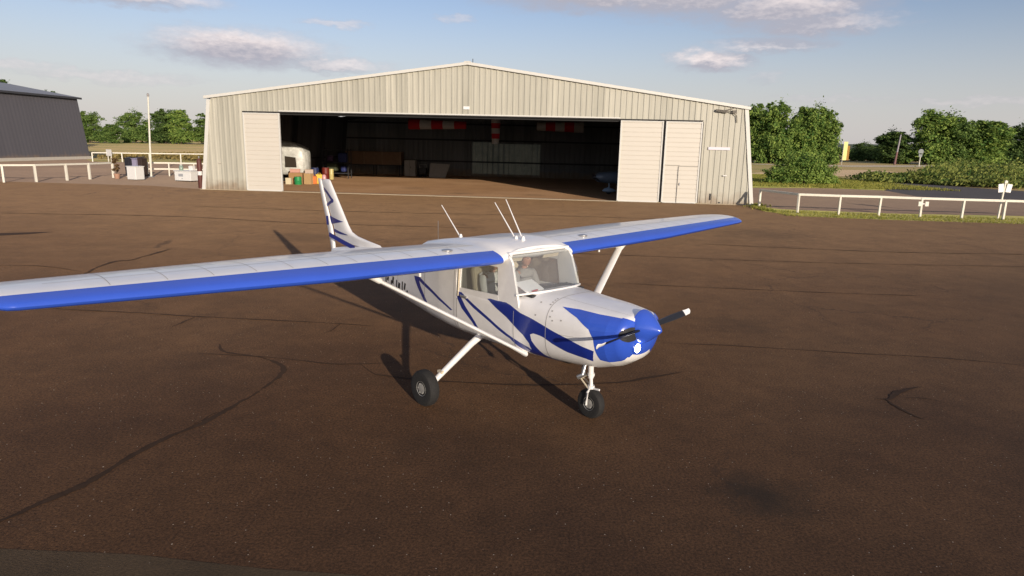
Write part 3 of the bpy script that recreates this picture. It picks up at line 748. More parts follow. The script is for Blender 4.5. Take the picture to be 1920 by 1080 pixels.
# floodlight and cables under the right eave
m=MB();m.box((28.95,-.16,4.93),(.60,.10,.12),rot=Matrix.Rotation(.12,3,'Y'));m.box((29.35,-.15,5.02),(.45,.05,.05),rot=Matrix.Rotation(-.25,3,'Y'));m.box((29.62,-.14,4.9),(.22,.08,.16));m.tube([(29.2,-.12,4.95),(29.5,-.13,4.85),(29.75,-.12,4.70),(29.8,-.1,4.35)],.02,6);m.box((28.95,-.20,4.93),(.5,.02,.04));m.build('floodlight_bracket',mat('weathered_steel',(.16,.14,.11),.6,noise=.5,nscale=12),H)
m=MB();m.tube([(15.6,.2,7.2),(15.6,.2,7.42)],.02,6);m.build('vent_rod',FRAME,H)
# ---- hangar floor and apron strip
def hp(x,y,z=0): 
    c,s=math.cos(HANG),math.sin(HANG);return (HA.x+x*c-y*s,HA.y+x*s+y*c,z)

# ================================================================ THINGS IN THE HANGAR
def inh(name,x,y,z=0,rz=0,**k): return empty(name,hp(x,y,z),HANG+rz,**k)
RW=mat('red_windsock_cloth',(.50,.012,.02),.8,noise=.15);WW=mat('grey_white_windsock_cloth',(.50,.47,.45),.8,noise=.12)
def windsock(name,p,ln,r0,r1,first,vert,nseg,label,pole=None):
    e=inh(name,*p,label=label,cat='windsock',group='red and white windsocks hung in the hangar')
    K=nseg
    for k in range(K):
        m=MB();a,b=k/K,(k+1)/K;ra,rb=r0+(r1-r0)*a,r0+(r1-r0)*b
        P=[]
        for q in range(5):
            t=a+(b-a)*q/4;rr=(r0+(r1-r0)*t)*(1-.04*math.sin(q/4*PI));P.append((rr,t*ln))
        if vert: m.lathe([(r,-h) for r,h in P],(0,0,0),'z',20)
        else: m.lathe(P,(0,0,0),'x',20)
        m.build('windsock_band',RW if (k%2==0)==(first=='r') else WW,e,smooth=50)
    m=MB()
    if vert: m.tube([(r0*math.cos(t),r0*math.sin(t),0) for t in [PI/8*i for i in range(17)]],.02,6);m.tube([(0,0,0),(0,0,1.5)],.012,6)
    else: 
        m.tube([(0,r0*math.cos(t),r0*math.sin(t)) for t in [PI/8*i for i in range(17)]],.02,6)
        for f in(.06,.94): m.tube([(ln*f,0,r0*.8),(ln*f,0,1.75)],.012,6)
    m.split_build('hoop',FRAME,e)
windsock('windsock',(8.92,14,4.26),4.35,.40,.27,'r',False,5,'longest red and white windsock hanging level inside the hangar, left of the middle')
windsock('windsock',(15.63,13,4.80),1.85,.36,.27,'w',True,5,'red and white windsock hanging straight down in the middle of the hangar')
windsock('windsock',(18.6,14,4.30),3.5,.30,.42,'w',False,5,'shorter red and white windsock hanging level near the right sliding doors')
WOODB=mat('brown_packing_board',(.20,.115,.065),.8,noise=.25,nscale=3)
# long crate on a trestle against the back
e=inh('packing_crate',4.2,21.2,0.95,label='long brown packing crate raised on a trestle at the back of the hangar',cat='crate')
boxobj('crate_body',(0,0,.55),(4.9,1.1,1.1),WOODB,e,bevel=.02)
m=MB()
for x in(-2.4,-.8,.8,2.4): m.box((x,-.565,.55),(.09,.03,1.08))
m.build('batten',mat('batten_wood',(.24,.15,.09),.8),e)
e=inh('trestle',4.2,21.2,0,label='dark steel trestle table under the long packing crate',cat='trestle')
m=MB();m.box((0,0,.91),(5.0,1.1,.06));m.build('table_top',FRAME,e)
for x in(-2.3,0,2.3):
    for y in(-.45,.45):
        m=MB();m.bar((x,y,0),(x,y,.88),.07,.07);m.build('leg',FRAME,e)
e=inh('cabinet',7.5,20.6,0,label='pale grey metal cabinet standing right of the packing crate',cat='cabinet')
GREYC=mat('pale_grey_metal',(.32,.29,.26),.6,noise=.12)
boxobj('cabinet_body',(0,0,.72),(.95,.6,1.36),GREYC,e,bevel=.02)
m=MB();m.box((0,-.31,.72),(.015,.02,1.3));m.box((.08,-.32,.8),(.03,.03,.15));m.build('cabinet_door_gap',FRAME,e)
e=inh('leaning_board',10.15,19.6,0,label='pale grey board leaning in the hangar, its right end cut at a slant',cat='board')
m=MB();V=[(-.85,0,0),(.55,0,0),(.95,.15,1.15),(-.75,.25,1.2)];m.add(V+[(x,y+.06,z) for x,y,z in V],[(0,1,2,3),(7,6,5,4),(0,4,5,1),(1,5,6,2),(2,6,7,3),(3,7,4,0)]);m.build('board_face',GREYC,e)
m=MB();m.bar((0,.25,1.0),(0,.75,0),.05,.05);m.build('prop_stay',FRAME,e)
e=inh('trolley',8.65,20.4,0,label='small dark trolley between the grey cabinet and the slanted board',cat='trolley')
boxobj('tray',(0,0,.55),(.6,.45,.5),FRAME,e,bevel=.02)
m=MB();m.tube([(-.3,0,.8),(-.3,0,1.05),(.3,0,1.05),(.3,0,.8)],.02,6);m.build('push_bar',STEEL,e)
for x in(-.22,.22):
    m=MB();m.lathe([(.12,-.03),(.12,.03)],(x,-.22,.12),'y',16);m.lathe([(.12,-.03),(.12,.03)],(x,.22,.12),'y',16);m.build('wheel',RUBBER,e)
# ladder / shelving dark things mid-left
e=inh('storage_rack',2.9,15.0,0,label='tall dark storage rack with blue and green bundles, left part of the hangar',cat='storage rack')
m=MB()
for x in(-1.0,1.0):
    for y in(-.4,.4): m.bar((x,y,0),(x,y,2.3),.06,.06)
for z in(.4,1.2,2.2): m.box((0,0,z),(2.1,.9,.05))
m.build('rack_frame',FRAME,e)
BLUEB=mat('blue_tarpaulin',(.02,.03,.13),.7,noise=.3);GRB=mat('olive_canvas',(.07,.08,.04),.8,noise=.3)
for nm,c,d,mt in[('bundle',(.5,-.05,1.62),(.7,.6,.75),BLUEB),('bundle',(-.35,-.05,.85),(.8,.6,.60),GRB),('bundle',(.55,-.05,.75),(.4,.5,.5),BLUEB),('bundle',(-.5,-.05,1.5),(.5,.5,.5),mat('purple_cloth',(.06,.03,.07),.8))]:
    m=MB();m.box(c,d);m.build(nm,mt,e,bevel=.12)
# white microlight cabin on the left
e=inh('microlight',1.38,8.7,0,label='white microlight pod with a dark side window parked inside the left sliding door',cat='microlight')
m=MB();S=[]
MW=mat('mottled_white_shell',(.80,.80,.74),.4,col2=(.40,.40,.36),nscale=3,noise=.3)
for x,zt,zb,w in[(-1.2,2.55,.9,.30),(-.9,2.78,.62,.55),(-.2,2.84,.5,.7),(.5,2.74,.5,.74),(1.0,2.58,.5,.74),(1.42,2.38,.52,.70),(1.58,2.15,.62,.55)]:
    pts=[]
    for k in range(24):
        a=2*PI*k/24;s_,c_=math.sin(a),math.cos(a);pts.append((x,w*math.copysign(abs(s_)**.35,s_),(zt+zb)/2+(zt-zb)/2*math.copysign(abs(c_)**.35,c_)))
    S.append(pts)
for q in S:m.v+=q
for i in range(len(S)-1):
    for j in range(24):m.f.append((i*24+j,i*24+(j+1)%24,(i+1)*24+(j+1)%24,(i+1)*24+j));m.m.append(0)
m.f.append(tuple(range(24)));m.m.append(0);m.f.append(tuple(6*24+j for j in range(24)));m.m.append(0)
m.build('pod_shell',MW,e,smooth=60)
m=MB();V=[(.25,-.775,1.05),(1.05,-.775,1.05),(1.0,-.775,1.72),(.25,-.775,1.80)];m.add(V+[(x,y+.05,z) for x,y,z in V],[(0,1,2,3),(7,6,5,4),(0,4,5,1),(1,5,6,2),(2,6,7,3),(3,7,4,0)]);m.build('side_window',mat('dark_smoked_window',(.05,.04,.03),.2),e)
for x in(-.5,.9):
    m=MB();m.lathe([(.12,-.08),(.2,-.08),(.22,-.03),(.22,.03),(.2,.08),(.12,.08)],(x,-.72,.22),'y',24);m.lathe([(.12,-.08),(.2,-.08),(.22,-.03),(.22,.03),(.2,.08),(.12,.08)],(x,.72,.22),'y',24)
    m.tube([(x,-.7,.22),(x,-.4,.6)],.03,8);m.tube([(x,.7,.22),(x,.4,.6)],.03,8);m.build('wheel_set',RUBBER,e)
# boxes and cans on the floor by the left door
CARD=mat('brown_cardboard',(.40,.23,.10),.85,noise=.15);CARD2=mat('tan_cardboard',(.52,.34,.16),.85,noise=.1);PINK=mat('pink_carton',(.55,.30,.24),.8)
def carton(x,y,z,d,mt,label,rz=0):
    e=inh('cardboard_box',x,y,z,rz,label=label,cat='box',group='cartons by the left hangar door')
    boxobj('carton',(0,0,d[2]/2),d,mt,e,bevel=.008)
    boxobj('packing_tape',(0,0,d[2]+.001),(d[0]*.98,.06,.008),CARD2 if mt is not CARD2 else PAPER,e,bevel=0)
carton(2.75,7.1,0,(.9,.6,.74),CARD,'largest brown carton on the floor behind the green canister',.1)
carton(3.62,7.0,0,(.5,.42,.72),CARD2,'tall tan carton to the right of the green canister',-.15)
carton(2.48,6.4,0,(.36,.3,.42),mat('cream_carton',(.66,.58,.40),.8),'small cream carton nearest the left sliding door',.05)
carton(2.65,7.12,.75,(.65,.4,.24),PINK,'pink carton on top of the largest brown carton',.3)
carton(3.4,7.7,0,(.55,.45,.95),mat('pale_carton',(.5,.40,.33),.8),'pale carton standing behind the tall tan one',.3)
def can(name,x,y,h,r,mt,label,cat,jerry=False):
    e=inh(name,x,y,0,.2,label=label,cat=cat)
    m=MB()
    if jerry: m.box((0,0,h*.45),(r*2,r*1.2,h*.9));o=m.build('can_body',mt,e,bevel=.03)
    else: m.lathe([(r*.96,0),(r,.02),(r,h*.48),(r*1.03,h*.5),(r,h*.52),(r,h-.02),(r*.95,h)],(0,0,0),'z',24);o=m.build('drum_body',mt,e,smooth=40)
    m=MB();m.tube([(-r*.5,0,h*.88),(-r*.4,0,h),(r*.4,0,h),(r*.5,0,h*.88)],.015,6);m.build('carry_handle',FRAME if not jerry else mt,e)
    m=MB();m.lathe([(.035,0),(.035,.04)],(r*.6,0,h*.9 if jerry else h),'z',12);m.build('cap',BLACKP,e)
can('canister',3.15,6.3,.52,.24,mat('green_plastic',(.03,.28,.09),.4),'bright green canister on the floor just inside the left door','canister')
can('jerrycan',4.12,7.6,.72,.22,mat('yellow_plastic',(.75,.52,.06),.4),'yellow jerrycan just inside the hangar beside an orange can','jerrycan',True)
can('jerrycan',3.92,7.2,.60,.18,mat('orange_plastic',(.62,.17,.03),.4),'orange jerrycan between the tan carton and the yellow jerrycan','jerrycan',True)
can('oil_can',3.10,13.0,.80,.17,mat('pale_yellow_tin',(.6,.5,.2),.4),'pale yellow oil can standing alone, rightmost of the cans by the left door','oil can')
can('oil_drum',2.62,13.1,.88,.28,mat('dark_red_drum',(.16,.02,.012),.5),'dark red drum behind the yellow jerrycan','drum')
can('oil_drum',2.2,12.0,.9,.29,mat('navy_drum',(.02,.03,.10),.5),'navy blue drum deeper in the hangar, left side','drum')
# far aeroplane, on the right inside
e=inh('light_aircraft',24.3,5.6,0,R(14),label='dim blue-grey low-wing aeroplane parked inside behind the right sliding doors',cat='aeroplane')
BG=mat('blue_grey_paint',(.13,.16,.20),.4,coat=.3,noise=.2)
BG2=mat('pale_blue_spat_paint',(.35,.45,.55),.4)
T2=[(-1.6,1.25,.85,.15,1.05,2,2),(-1.4,1.35,.75,.32,1.05,2.3,2.3),(-.6,1.45,.68,.48,1.05,2.5,2.5),(.2,1.5,.64,.55,1.05,2.8,2.6),(1.2,1.5,.64,.56,1.05,2.8,2.6),(2.4,1.42,.72,.45,1.08,2.5,2.4),(4.0,1.34,.88,.25,1.12,2.2,2.2),(5.4,1.28,1.0,.08,1.14,2,2)]
m=MB();o,xs=hull_part(m,T2,-1.6,5.4,20);m.f.append(tuple(o+j for j in range(NA)));m.m.append(0);m.f.append(tuple(o+(len(xs)-1)*NA+j for j in range(NA)));m.m.append(0)
m.build('fuselage',BG,e,smooth=40)
m=MB();o=0;CN=[(.25,1.46,.10,.3),(.55,1.72,.2,.40),(.95,1.92,.25,.46),(1.5,1.92,.25,.46),(2.1,1.72,.2,.38),(2.6,1.45,.1,.25)]
for x,zt,_,w in CN:
    for k in range(16):
        a=PI*k/15;m.v.append((x,w*math.cos(a),1.38+(zt-1.38)*math.sin(a)))
for i in range(5):
    for k in range(15):m.f.append((i*16+k,i*16+k+1,(i+1)*16+k+1,(i+1)*16+k));m.m.append(0)
m.build('canopy',mat('grey_canopy',(.16,.16,.15),.15,coat=.5),e,smooth=60)
for s in(1,-1):
    m=MB();S=[]
    for y,x0,c in((.4,.25,1.65),(2.2,.35,1.5),(4.2,.5,1.2),(4.4,.7,.9)):
        S.append([(x0+x,s*y,.82+z+.05*y) for x,z in wing_section(c,.13,10)])
    for q in S:m.v+=q
    L=len(S[0])
    for i in range(len(S)-1):
        for j in range(L):m.f.append((i*L+j,i*L+(j+1)%L,(i+1)*L+(j+1)%L,(i+1)*L+j));m.m.append(0)
    m.f.append(tuple(3*L+j for j in range(L)));m.m.append(0);m.build('wing',BG,e,smooth=50)
def spat(x,y):
    m=MB();m.tube([(x-.42,y,.22),(x-.3,y,.25),(x-.05,y,.28),(x+.25,y,.25),(x+.5,y,.22)],[.02,.10,.15,.10,.01],12,flat=1.1);m.tube([(x,y,.3),(x,y,.85)],.05,10);q=m.build('wheel_spat',BG2,e,smooth=50)
    m=MB();m.lathe([(.1,-.05),(.17,-.05),(.18,0),(.17,.05),(.1,.05)],(x,y,.18),'y',20);m.build('wheel',RUBBER,q)
spat(1.0,1.3);spat(1.0,-1.3);spat(-.7,0)
m=MB()
for s in(1,-1): m.tube([(-1.62,0,1.05),(-1.62,s*.5,1.05+s*.1),(-1.62,s*.9,1.05+s*.2)],[.06,.07,.03],8,flat=.25)
m.lathe([(.15,-1.58),(.12,-1.72),(.02,-1.85)],(0,0,1.05),'x',16);m.build('propeller',BLACKP,e)
m=MB();m.add([(4.5,.02,1.3),(5.5,.02,1.2),(5.7,.02,2.2),(5.1,.02,2.2),(4.5,-.02,1.3),(5.5,-.02,1.2),(5.7,-.02,2.2),(5.1,-.02,2.2)],[(0,1,2,3),(7,6,5,4),(0,4,5,1),(1,5,6,2),(2,6,7,3),(3,7,4,0)]);m.build('fin',BG,e)
# ================================================================ GROUND
def ground_mat(name,c1,c2,c3=None,s1=.35,s2=6,rough=.9,bump=.4,speck=0,dust_brighten=None,stain=None,fine=60,grain=.35,hair=0,mott=.12):
    m=bpy.data.materials.new(name);m.use_nodes=True;nt=m.node_tree;b=nt.nodes['Principled BSDF'];b.inputs['Roughness'].default_value=rough;b.inputs['Specular IOR Level'].default_value=.25;b.inputs['Diffuse Roughness'].default_value=1.0
    tc=node(nt,'ShaderNodeTexCoord');P=tc.outputs['Object']
    def noise(sc,det=6,ro=.6,w=None):
        n=node(nt,'ShaderNodeTexNoise');n.inputs['Scale'].default_value=sc;n.inputs['Detail'].default_value=det;n.inputs['Roughness'].default_value=ro;lk(nt,P,n.inputs['Vector']);return n.outputs[0]
    def rng(x,a,b_,c=0,d=1):
        r=node(nt,'ShaderNodeMapRange');r.inputs[1].default_value=a;r.inputs[2].default_value=b_;r.inputs[3].default_value=c;r.inputs[4].default_value=d;lk(nt,x,r.inputs[0]);return r.outputs[0]
    def mix(f,a,c,bt='MIX'):
        x=node(nt,'ShaderNodeMix',data_type='RGBA',blend_type=bt)
        if hasattr(f,'links'):lk(nt,f,x.inputs[0])
        else:x.inputs[0].default_value=f
        for i,v in((6,a),(7,c)):
            if hasattr(v,'links'):lk(nt,v,x.inputs[i])
            else:x.inputs[i].default_value=(*v,1)
        return x.outputs[2]
    col=mix(rng(noise(s1,5),.35,.65),c1,c2)
    if c3: col=mix(rng(noise(s1*.37,4),.45,.7),col,c3)
    if dust_brighten:  # tan dust by the hangar, spread wider to paint in brightening with distance
        dc,(px,py),(nx,ny),a,b_,wob=dust_brighten
        sp=node(nt,'ShaderNodeSeparateXYZ');lk(nt,P,sp.inputs[0])
        mx=node(nt,'ShaderNodeMath',operation='MULTIPLY');mx.inputs[1].default_value=nx;lk(nt,sp.outputs[0],mx.inputs[0])
        my=node(nt,'ShaderNodeMath',operation='MULTIPLY');my.inputs[1].default_value=ny;lk(nt,sp.outputs[1],my.inputs[0])
        ad=node(nt,'ShaderNodeMath',operation='ADD');lk(nt,mx.outputs[0],ad.inputs[0]);lk(nt,my.outputs[0],ad.inputs[1])
        sb=node(nt,'ShaderNodeMath',operation='SUBTRACT');lk(nt,ad.outputs[0],sb.inputs[0]);sb.inputs[1].default_value=px*nx+py*ny
        nz=rng(noise(.12,6,.6),.3,.7,-wob,wob);a2=node(nt,'ShaderNodeMath',operation='ADD');lk(nt,sb.outputs[0],a2.inputs[0]);lk(nt,nz,a2.inputs[1])
        col=mix(rng(a2.outputs[0],a,b_),col,dc)
    fn=rng(noise(fine,4,.85),.30,.70,1-grain,1+grain)
    mu=node(nt,'ShaderNodeVectorMath',operation='SCALE');lk(nt,col,mu.inputs[0]);lk(nt,fn,mu.inputs['Scale']);col=mu.outputs[0]
    mid=rng(noise(s2,8,.75),.3,.7,1-mott,1+mott)
    mu=node(nt,'ShaderNodeVectorMath',operation='SCALE');lk(nt,col,mu.inputs[0]);lk(nt,mid,mu.inputs['Scale']);col=mu.outputs[0]
    if mott>.12:
        m3=rng(noise(.9,6,.7),.32,.68,.84,1.16);mu=node(nt,'ShaderNodeVectorMath',operation='SCALE');lk(nt,col,mu.inputs[0]);lk(nt,m3,mu.inputs['Scale']);col=mu.outputs[0]
    if hair:
        for sc,wd,lo_ in((.33,.014,.50),(.9,.020,.56)):
            nv_=node(nt,'ShaderNodeTexNoise');nv_.inputs['Scale'].default_value=1.6;nv_.inputs['Detail'].default_value=6;nv_.inputs['Roughness'].default_value=.7;lk(nt,P,nv_.inputs['Vector'])
            ds=node(nt,'ShaderNodeVectorMath',operation='MULTIPLY_ADD');lk(nt,nv_.outputs['Color'],ds.inputs[0]);ds.inputs[1].default_value=(.9,.9,0);lk(nt,P,ds.inputs[2])
            vo=node(nt,'ShaderNodeTexVoronoi',feature='DISTANCE_TO_EDGE');vo.inputs['Scale'].default_value=sc;lk(nt,ds.outputs[0],vo.inputs['Vector'])
            ln=rng(vo.outputs['Distance'],wd*sc*.4,wd*sc*1.4,1,0);mk=rng(noise(.21/sc*.3,3),lo_,lo_+.06,0,hair)
            pm=node(nt,'ShaderNodeMath',operation='MULTIPLY');lk(nt,ln,pm.inputs[0]);lk(nt,mk,pm.inputs[1])
            col=mix(pm.outputs[0],col,(.028,.017,.011))
    if speck:
        for sc,th,cc in((9,.045,(.5,.42,.34)),(28,.10,(.42,.36,.3))):
            v=node(nt,'ShaderNodeTexVoronoi');v.inputs['Scale'].default_value=sc;lk(nt,P,v.inputs['Vector'])
            wn=node(nt,'ShaderNodeTexWhiteNoise',noise_dimensions='3D');lk(nt,v.outputs['Position'],wn.inputs['Vector'])
            s=rng(v.outputs['Distance'],th,th*1.6,1,0);g=rng(wn.outputs[0],.92,.93)
            pr_=node(nt,'ShaderNodeMath',operation='MULTIPLY');lk(nt,s,pr_.inputs[0]);lk(nt,g,pr_.inputs[1])
            pr2=node(nt,'ShaderNodeMath',operation='MULTIPLY');lk(nt,pr_.outputs[0],pr2.inputs[0]);pr2.inputs[1].default_value=speck
            col=mix(pr2.outputs[0],col,cc)
    if stain:
        for (sx,sy,sr,st) in stain:
            d=node(nt,'ShaderNodeVectorMath',operation='DISTANCE');lk(nt,P,d.inputs[0]);d.inputs[1].default_value=(sx,sy,0)
            a2=node(nt,'ShaderNodeMath',operation='ADD');lk(nt,d.outputs['Value'],a2.inputs[0]);lk(nt,rng(noise(3.0,4),.3,.7,-sr*.35,sr*.35),a2.inputs[1])
            col=mix(rng(a2.outputs[0],sr*.15,sr,st,0),col,(.016,.012,.008))
    lk(nt,col,b.inputs['Base Color'])
    if bump:
        bp=node(nt,'ShaderNodeBump');bp.inputs['Strength'].default_value=bump;bp.inputs['Distance'].default_value=.008;lk(nt,noise(fine*1.3,3,.7),bp.inputs['Height']);lk(nt,bp.outputs[0],b.inputs['Normal'])
    return m
nrm=(-math.sin(HANG),math.cos(HANG))
ASPH=ground_mat('brown_asphalt',(.066,.0335,.0155),(.046,.0235,.0118),(.072,.038,.0175),s1=.30,s2=4,mott=.17,grain=.85,fine=42,hair=.6,speck=.8,dust_brighten=((.145,.086,.042),(HA.x,HA.y),nrm,-31,-11,3.0),stain=[(2.25,5.35,.50,.75),(1.2,11.5,.5,.35),(-1.0,6.2,.35,.25),(5.5,6.2,.8,.25),(-7.5,13.5,1.2,.3),(9,24,2.5,.35),(4.0,11.2,.8,.25),(-6.5,20.5,1.5,.25)])
def sheet(name,pts,z,m,kind='structure',label=None,cat=None):
    mb=MB();mb.add([(x,y,z) for x,y in pts],[tuple(range(len(pts)))]);o=mb.build(name,m);o.data.polygons[0].flip() if o.data.polygons[0].normal.z<0 else None
    return tag(o,label,cat,kind=kind)
FIELD=ground_mat('dry_field_grass',(.27,.195,.085),(.15,.16,.05),(.31,.225,.11),s1=.05,s2=.8,bump=.3,fine=12)
sheet('ground',[(-3000,-400),(3000,-400),(3000,4000),(-3000,4000)],-.03,FIELD,label='dry grass field reaching to the horizon')
sheet('apron',[(-60,-25),(60,-25),(60,27.2),(30,29.0),(22.8,29.9),(17,30.3),(13.5,31.0),(12.4,33.0),(12.9,36.5),hp(31.0,.05)[:2],hp(0.0,.05)[:2],(-22,40.6),(-31,41.2),(-60,38)],0,ASPH,label='brown cracked asphalt apron')
FLOOR=ground_mat('tan_hangar_floor',(.20,.118,.060),(.16,.092,.048),(.22,.135,.075),s1=.5,speck=.3,bump=.2,stain=[hp(14.5,2.5)[:2]+(1.0,.45),hp(11,6)[:2]+(1.4,.3),hp(19,3)[:2]+(.9,.3)])
sheet('hangar_floor',[hp(.2,.3)[:2],hp(30.9,.3)[:2],hp(30.9,23.95)[:2],hp(.2,23.95)[:2]],.004,FLOOR,label='tan concrete floor inside the hangar')
mb=MB();mb.box(((.0+31.1)/2,.05,.012),(31.3,.34,.03));sl=mb.build('door_sill',mat('pale_concrete',(.50,.42,.29),.85,noise=.2,nscale=2));sl.location=HA;sl.rotation_euler=(0,0,HANG);tag(sl,'pale concrete sill strip along the hangar doorway',kind='structure')
YARD=ground_mat('grey_brown_tarmac',(.20,.14,.098),(.165,.115,.082),(.23,.165,.11),s1=.15,s2=2,fine=25)
sheet('left_yard',[hp(0,.2)[:2],hp(0,26)[:2],(-36,79.3),(-38.1,77.8),(-46.8,74.8),(-52.2,82.2),(-52.7,60),(-60,50),(-60,38.0),(-31,41.2),(-22,40.6)],-.012,YARD,label='grey-brown tarmac yard left of the hangar')
sheet('right_yard',[(12.9,36.5),(13.8,34.6),(19.2,33.6),(25.8,33.9),(60,33),(60,44),(33.2,43.8),(28.6,47.8),(29.9,54.4),(26.2,55.7),(19.0,54.0),(14.2,54.5),hp(31.3,3)[:2]],-.012,YARD,label='grey-brown tarmac behind the white fence')
ROAD=ground_mat('dark_blue_grey_asphalt',(.062,.056,.056),(.05,.046,.047),s1=.3,s2=3,fine=30,bump=.2)
sheet('road',[(28.6,47.8),(33.2,43.9),(60,44.1),(60,57.6),(44.3,58.2),(41.5,65.5),(38.6,72),(34.4,60.9),(29.9,54.4)],-.006,ROAD,label='dark asphalt road curving in from the right')
GRASS=ground_mat('yellow_green_grass',(.36,.33,.075),(.22,.25,.05),(.42,.35,.14),s1=.4,s2=3,bump=.5,fine=20)
sheet('grass_verge',[(12.4,33.0),(13.5,31.0),(17,30.3),(22.8,29.9),(30,29.0),(60,27.2),(60,33),(25.8,33.9),(19.2,33.6),(13.8,34.6),(12.9,36.5)],-.006,GRASS,label='yellow-green grass verge under the white fence')
sheet('grass_patch',[(14.2,54.6),(19.0,54.1),(26.2,55.8),(29.9,54.6),(34.4,61.2),(38.6,72.2),(36.5,82),(26,84),(15,83)],-.008,GRASS,label='yellow-green grass beyond the tarmac')
sheet('sandy_track',[(28,84.5),(39.3,84),(44.5,84),(60,102),(62,117),(52,113),(38,98)],-.008,ground_mat('pale_sand',(.42,.31,.19),(.33,.25,.15),s1=.3),label='pale sandy track')
sheet('far_road',[(50,141),(69,138),(87,150.6),(125,180),(160,205),(150,215),(98,171),(77,155),(50,146)],-.008,ground_mat('pale_road_surface',(.34,.29,.22),(.28,.25,.2),s1=.1),label='pale road strip before the far trees')
# sealed cracks in the apron: thin ribbons of darker filler
CR=mat('dark_crack_filler_and_shadow',(.038,.022,.013),.9,noise=.4,nscale=7,spec=.2);CR.node_tree.nodes['Principled BSDF'].inputs['Diffuse Roughness'].default_value=1.0
RZ=[.003]
def ribbon(mb,P,w,jit=.35,zz=None):
    RZ[0]+=.0004;zz=RZ[0];w*=.8;wk=0.0
    P=[Vector((x,y,0)) for x,y in P];Q=[]
    for i in range(len(P)-1):
        n=max(2,int((P[i+1]-P[i]).length/.055))
        for k in range(n):
            t=k/n;p0=P[max(i-1,0)];p1=P[i];p2=P[i+1];p3=P[min(i+2,len(P)-1)]
            Q.append(.5*((2*p1)+(p2-p0)*t+(2*p0-5*p1+4*p2-p3)*t*t+(3*p1-p0-3*p2+p3)*t**3))
    Q.append(P[-1]);o=len(mb.v);ph=random.random()*9
    for i,q in enumerate(Q):
        d=(Q[min(i+1,len(Q)-1)]-Q[max(i-1,0)]).normalized();nn=Vector((-d.y,d.x,0))
        e=min(1,.12+min(i,len(Q)-1-i)*.09)
        ww=w*e*(1+jit*math.sin(i*.23+ph)+random.uniform(-jit,jit)*.6);wk=max(-1.6,min(1.6,wk+random.uniform(-.6,.6)));off=(wk+random.uniform(-.25,.25))*w*.35
        mb.v.append(tuple(q+nn*(ww/2+off)+Vector((0,0,zz))));mb.v.append(tuple(q-nn*(ww/2-off)+Vector((0,0,zz))))
    for i in range(len(Q)-1):mb.f.append((o+2*i,o+2*i+1,o+2*i+3,o+2*i+2));mb.m.append(0)
mb=MB()
ribbon(mb,[(-4.3,4.1),(-3.96,4.7),(-3.86,4.9),(-3.68,5.24),(-3.61,5.5),(-3.46,6.13),(-3.3,6.46),(-3.17,6.94),(-3.03,7.51),(-2.98,8.29),(-3.34,8.7),(-3.61,8.84),(-4.07,9.0),(-4.27,9.37)],.060,.65)
ribbon(mb,[(-3.62,5.45),(-3.50,6.1),(-3.40,6.35),(-3.22,6.9)],.07,.6)
ribbon(mb,[(-4.38,8.91),(-3.54,8.85),(-2.91,8.73),(-2.29,8.6),(-1.44,8.73)],.035)
ribbon(mb,[(-2.05,8.68),(-1.78,8.27),(-1.49,8.16),(-0.85,8.03),(0.03,7.95),(1.19,8.07),(1.7,8.26),(2.37,8.6)],.05)
ribbon(mb,[(2.34,9.96),(3.64,9.87),(5.18,9.66),(6.31,9.54),(7.45,9.26),(9.5,8.9)],.04)
ribbon(mb,[(4.51,7.78),(4.65,7.74),(4.91,8.03),(5.34,8.27)],.09);ribbon(mb,[(4.63,7.78),(4.63,7.4),(4.7,7.13)],.08);ribbon(mb,[(4.87,7.84),(5.19,7.81),(5.36,7.66)],.04)
ribbon(mb,[(-9,11.3),(-7.42,11.09),(-6.45,11.0),(-5.58,10.9),(-4.83,10.83),(-3.17,10.67),(-2.25,10.52)],.05)
ribbon(mb,[(-5.38,10.18),(-5.33,10.47),(-5.29,10.86)],.07);ribbon(mb,[(-9.27,14.08),(-9.52,15.57),(-9.24,15.98),(-9.24,16.95),(-9.23,17.76)],.10)
ribbon(mb,[(-19.17,24.81),(-14.37,25.13),(-11.23,24.88),(-7.77,24.03),(-1.19,23.72)],.10);ribbon(mb,[(-2.95,10.05),(-2.84,10.27),(-2.81,10.67)],.05)
ribbon(mb,[(-1.2,18.8),(3.0,18.4),(8.5,17.9),(15,18.1)],.06);ribbon(mb,[(2.2,14.5),(5.5,14.1),(8.8,13.9)],.05);ribbon(mb,[(6,21),(12,20.2),(18,20.6)],.07);ribbon(mb,[(-14,29),(-6,28.3),(2,28.6),(10,27.8)],.08)
ribbon(mb,[(-9.5,14.4),(-10.8,14.9),(-12.5,14.7)],.05)
tag(mb.build('sealed_cracks',CR),'dark sealed cracks wandering across the brown apron',kind='structure')
mb=MB();mb.add([(-6,2.0,.0015),(-.6,2.0,.0015),(-1.0,4.12,.0015),(-1.7,4.17,.0015),(-2.7,4.30,.0015),(-3.7,4.33,.0015),(-6,4.30,.0015)],[tuple(range(7))])
tag(mb.build('asphalt_patch',ground_mat('grey_coarse_asphalt',(.066,.045,.026),(.052,.036,.021),s1=2,fine=45,speck=.5,bump=.8)),'greyer coarse asphalt repair patch',kind='structure')

mb=MB();mb.add([(-17.5,18.6,.0045),(-15.6,18.9,.0045),(-14.5,19.7,.0045),(-14.1,20.35,.0045),(-14.6,20.2,.0045),(-15.6,19.7,.0045),(-17.5,19.5,.0045)],[tuple(range(7))])  # cast shadow of an unseen object, painted as a flat dark shape
tag(mb.build('painted_shadow_strip',CR),'painted shadow of an unseen object on the apron at the left edge',kind='structure')
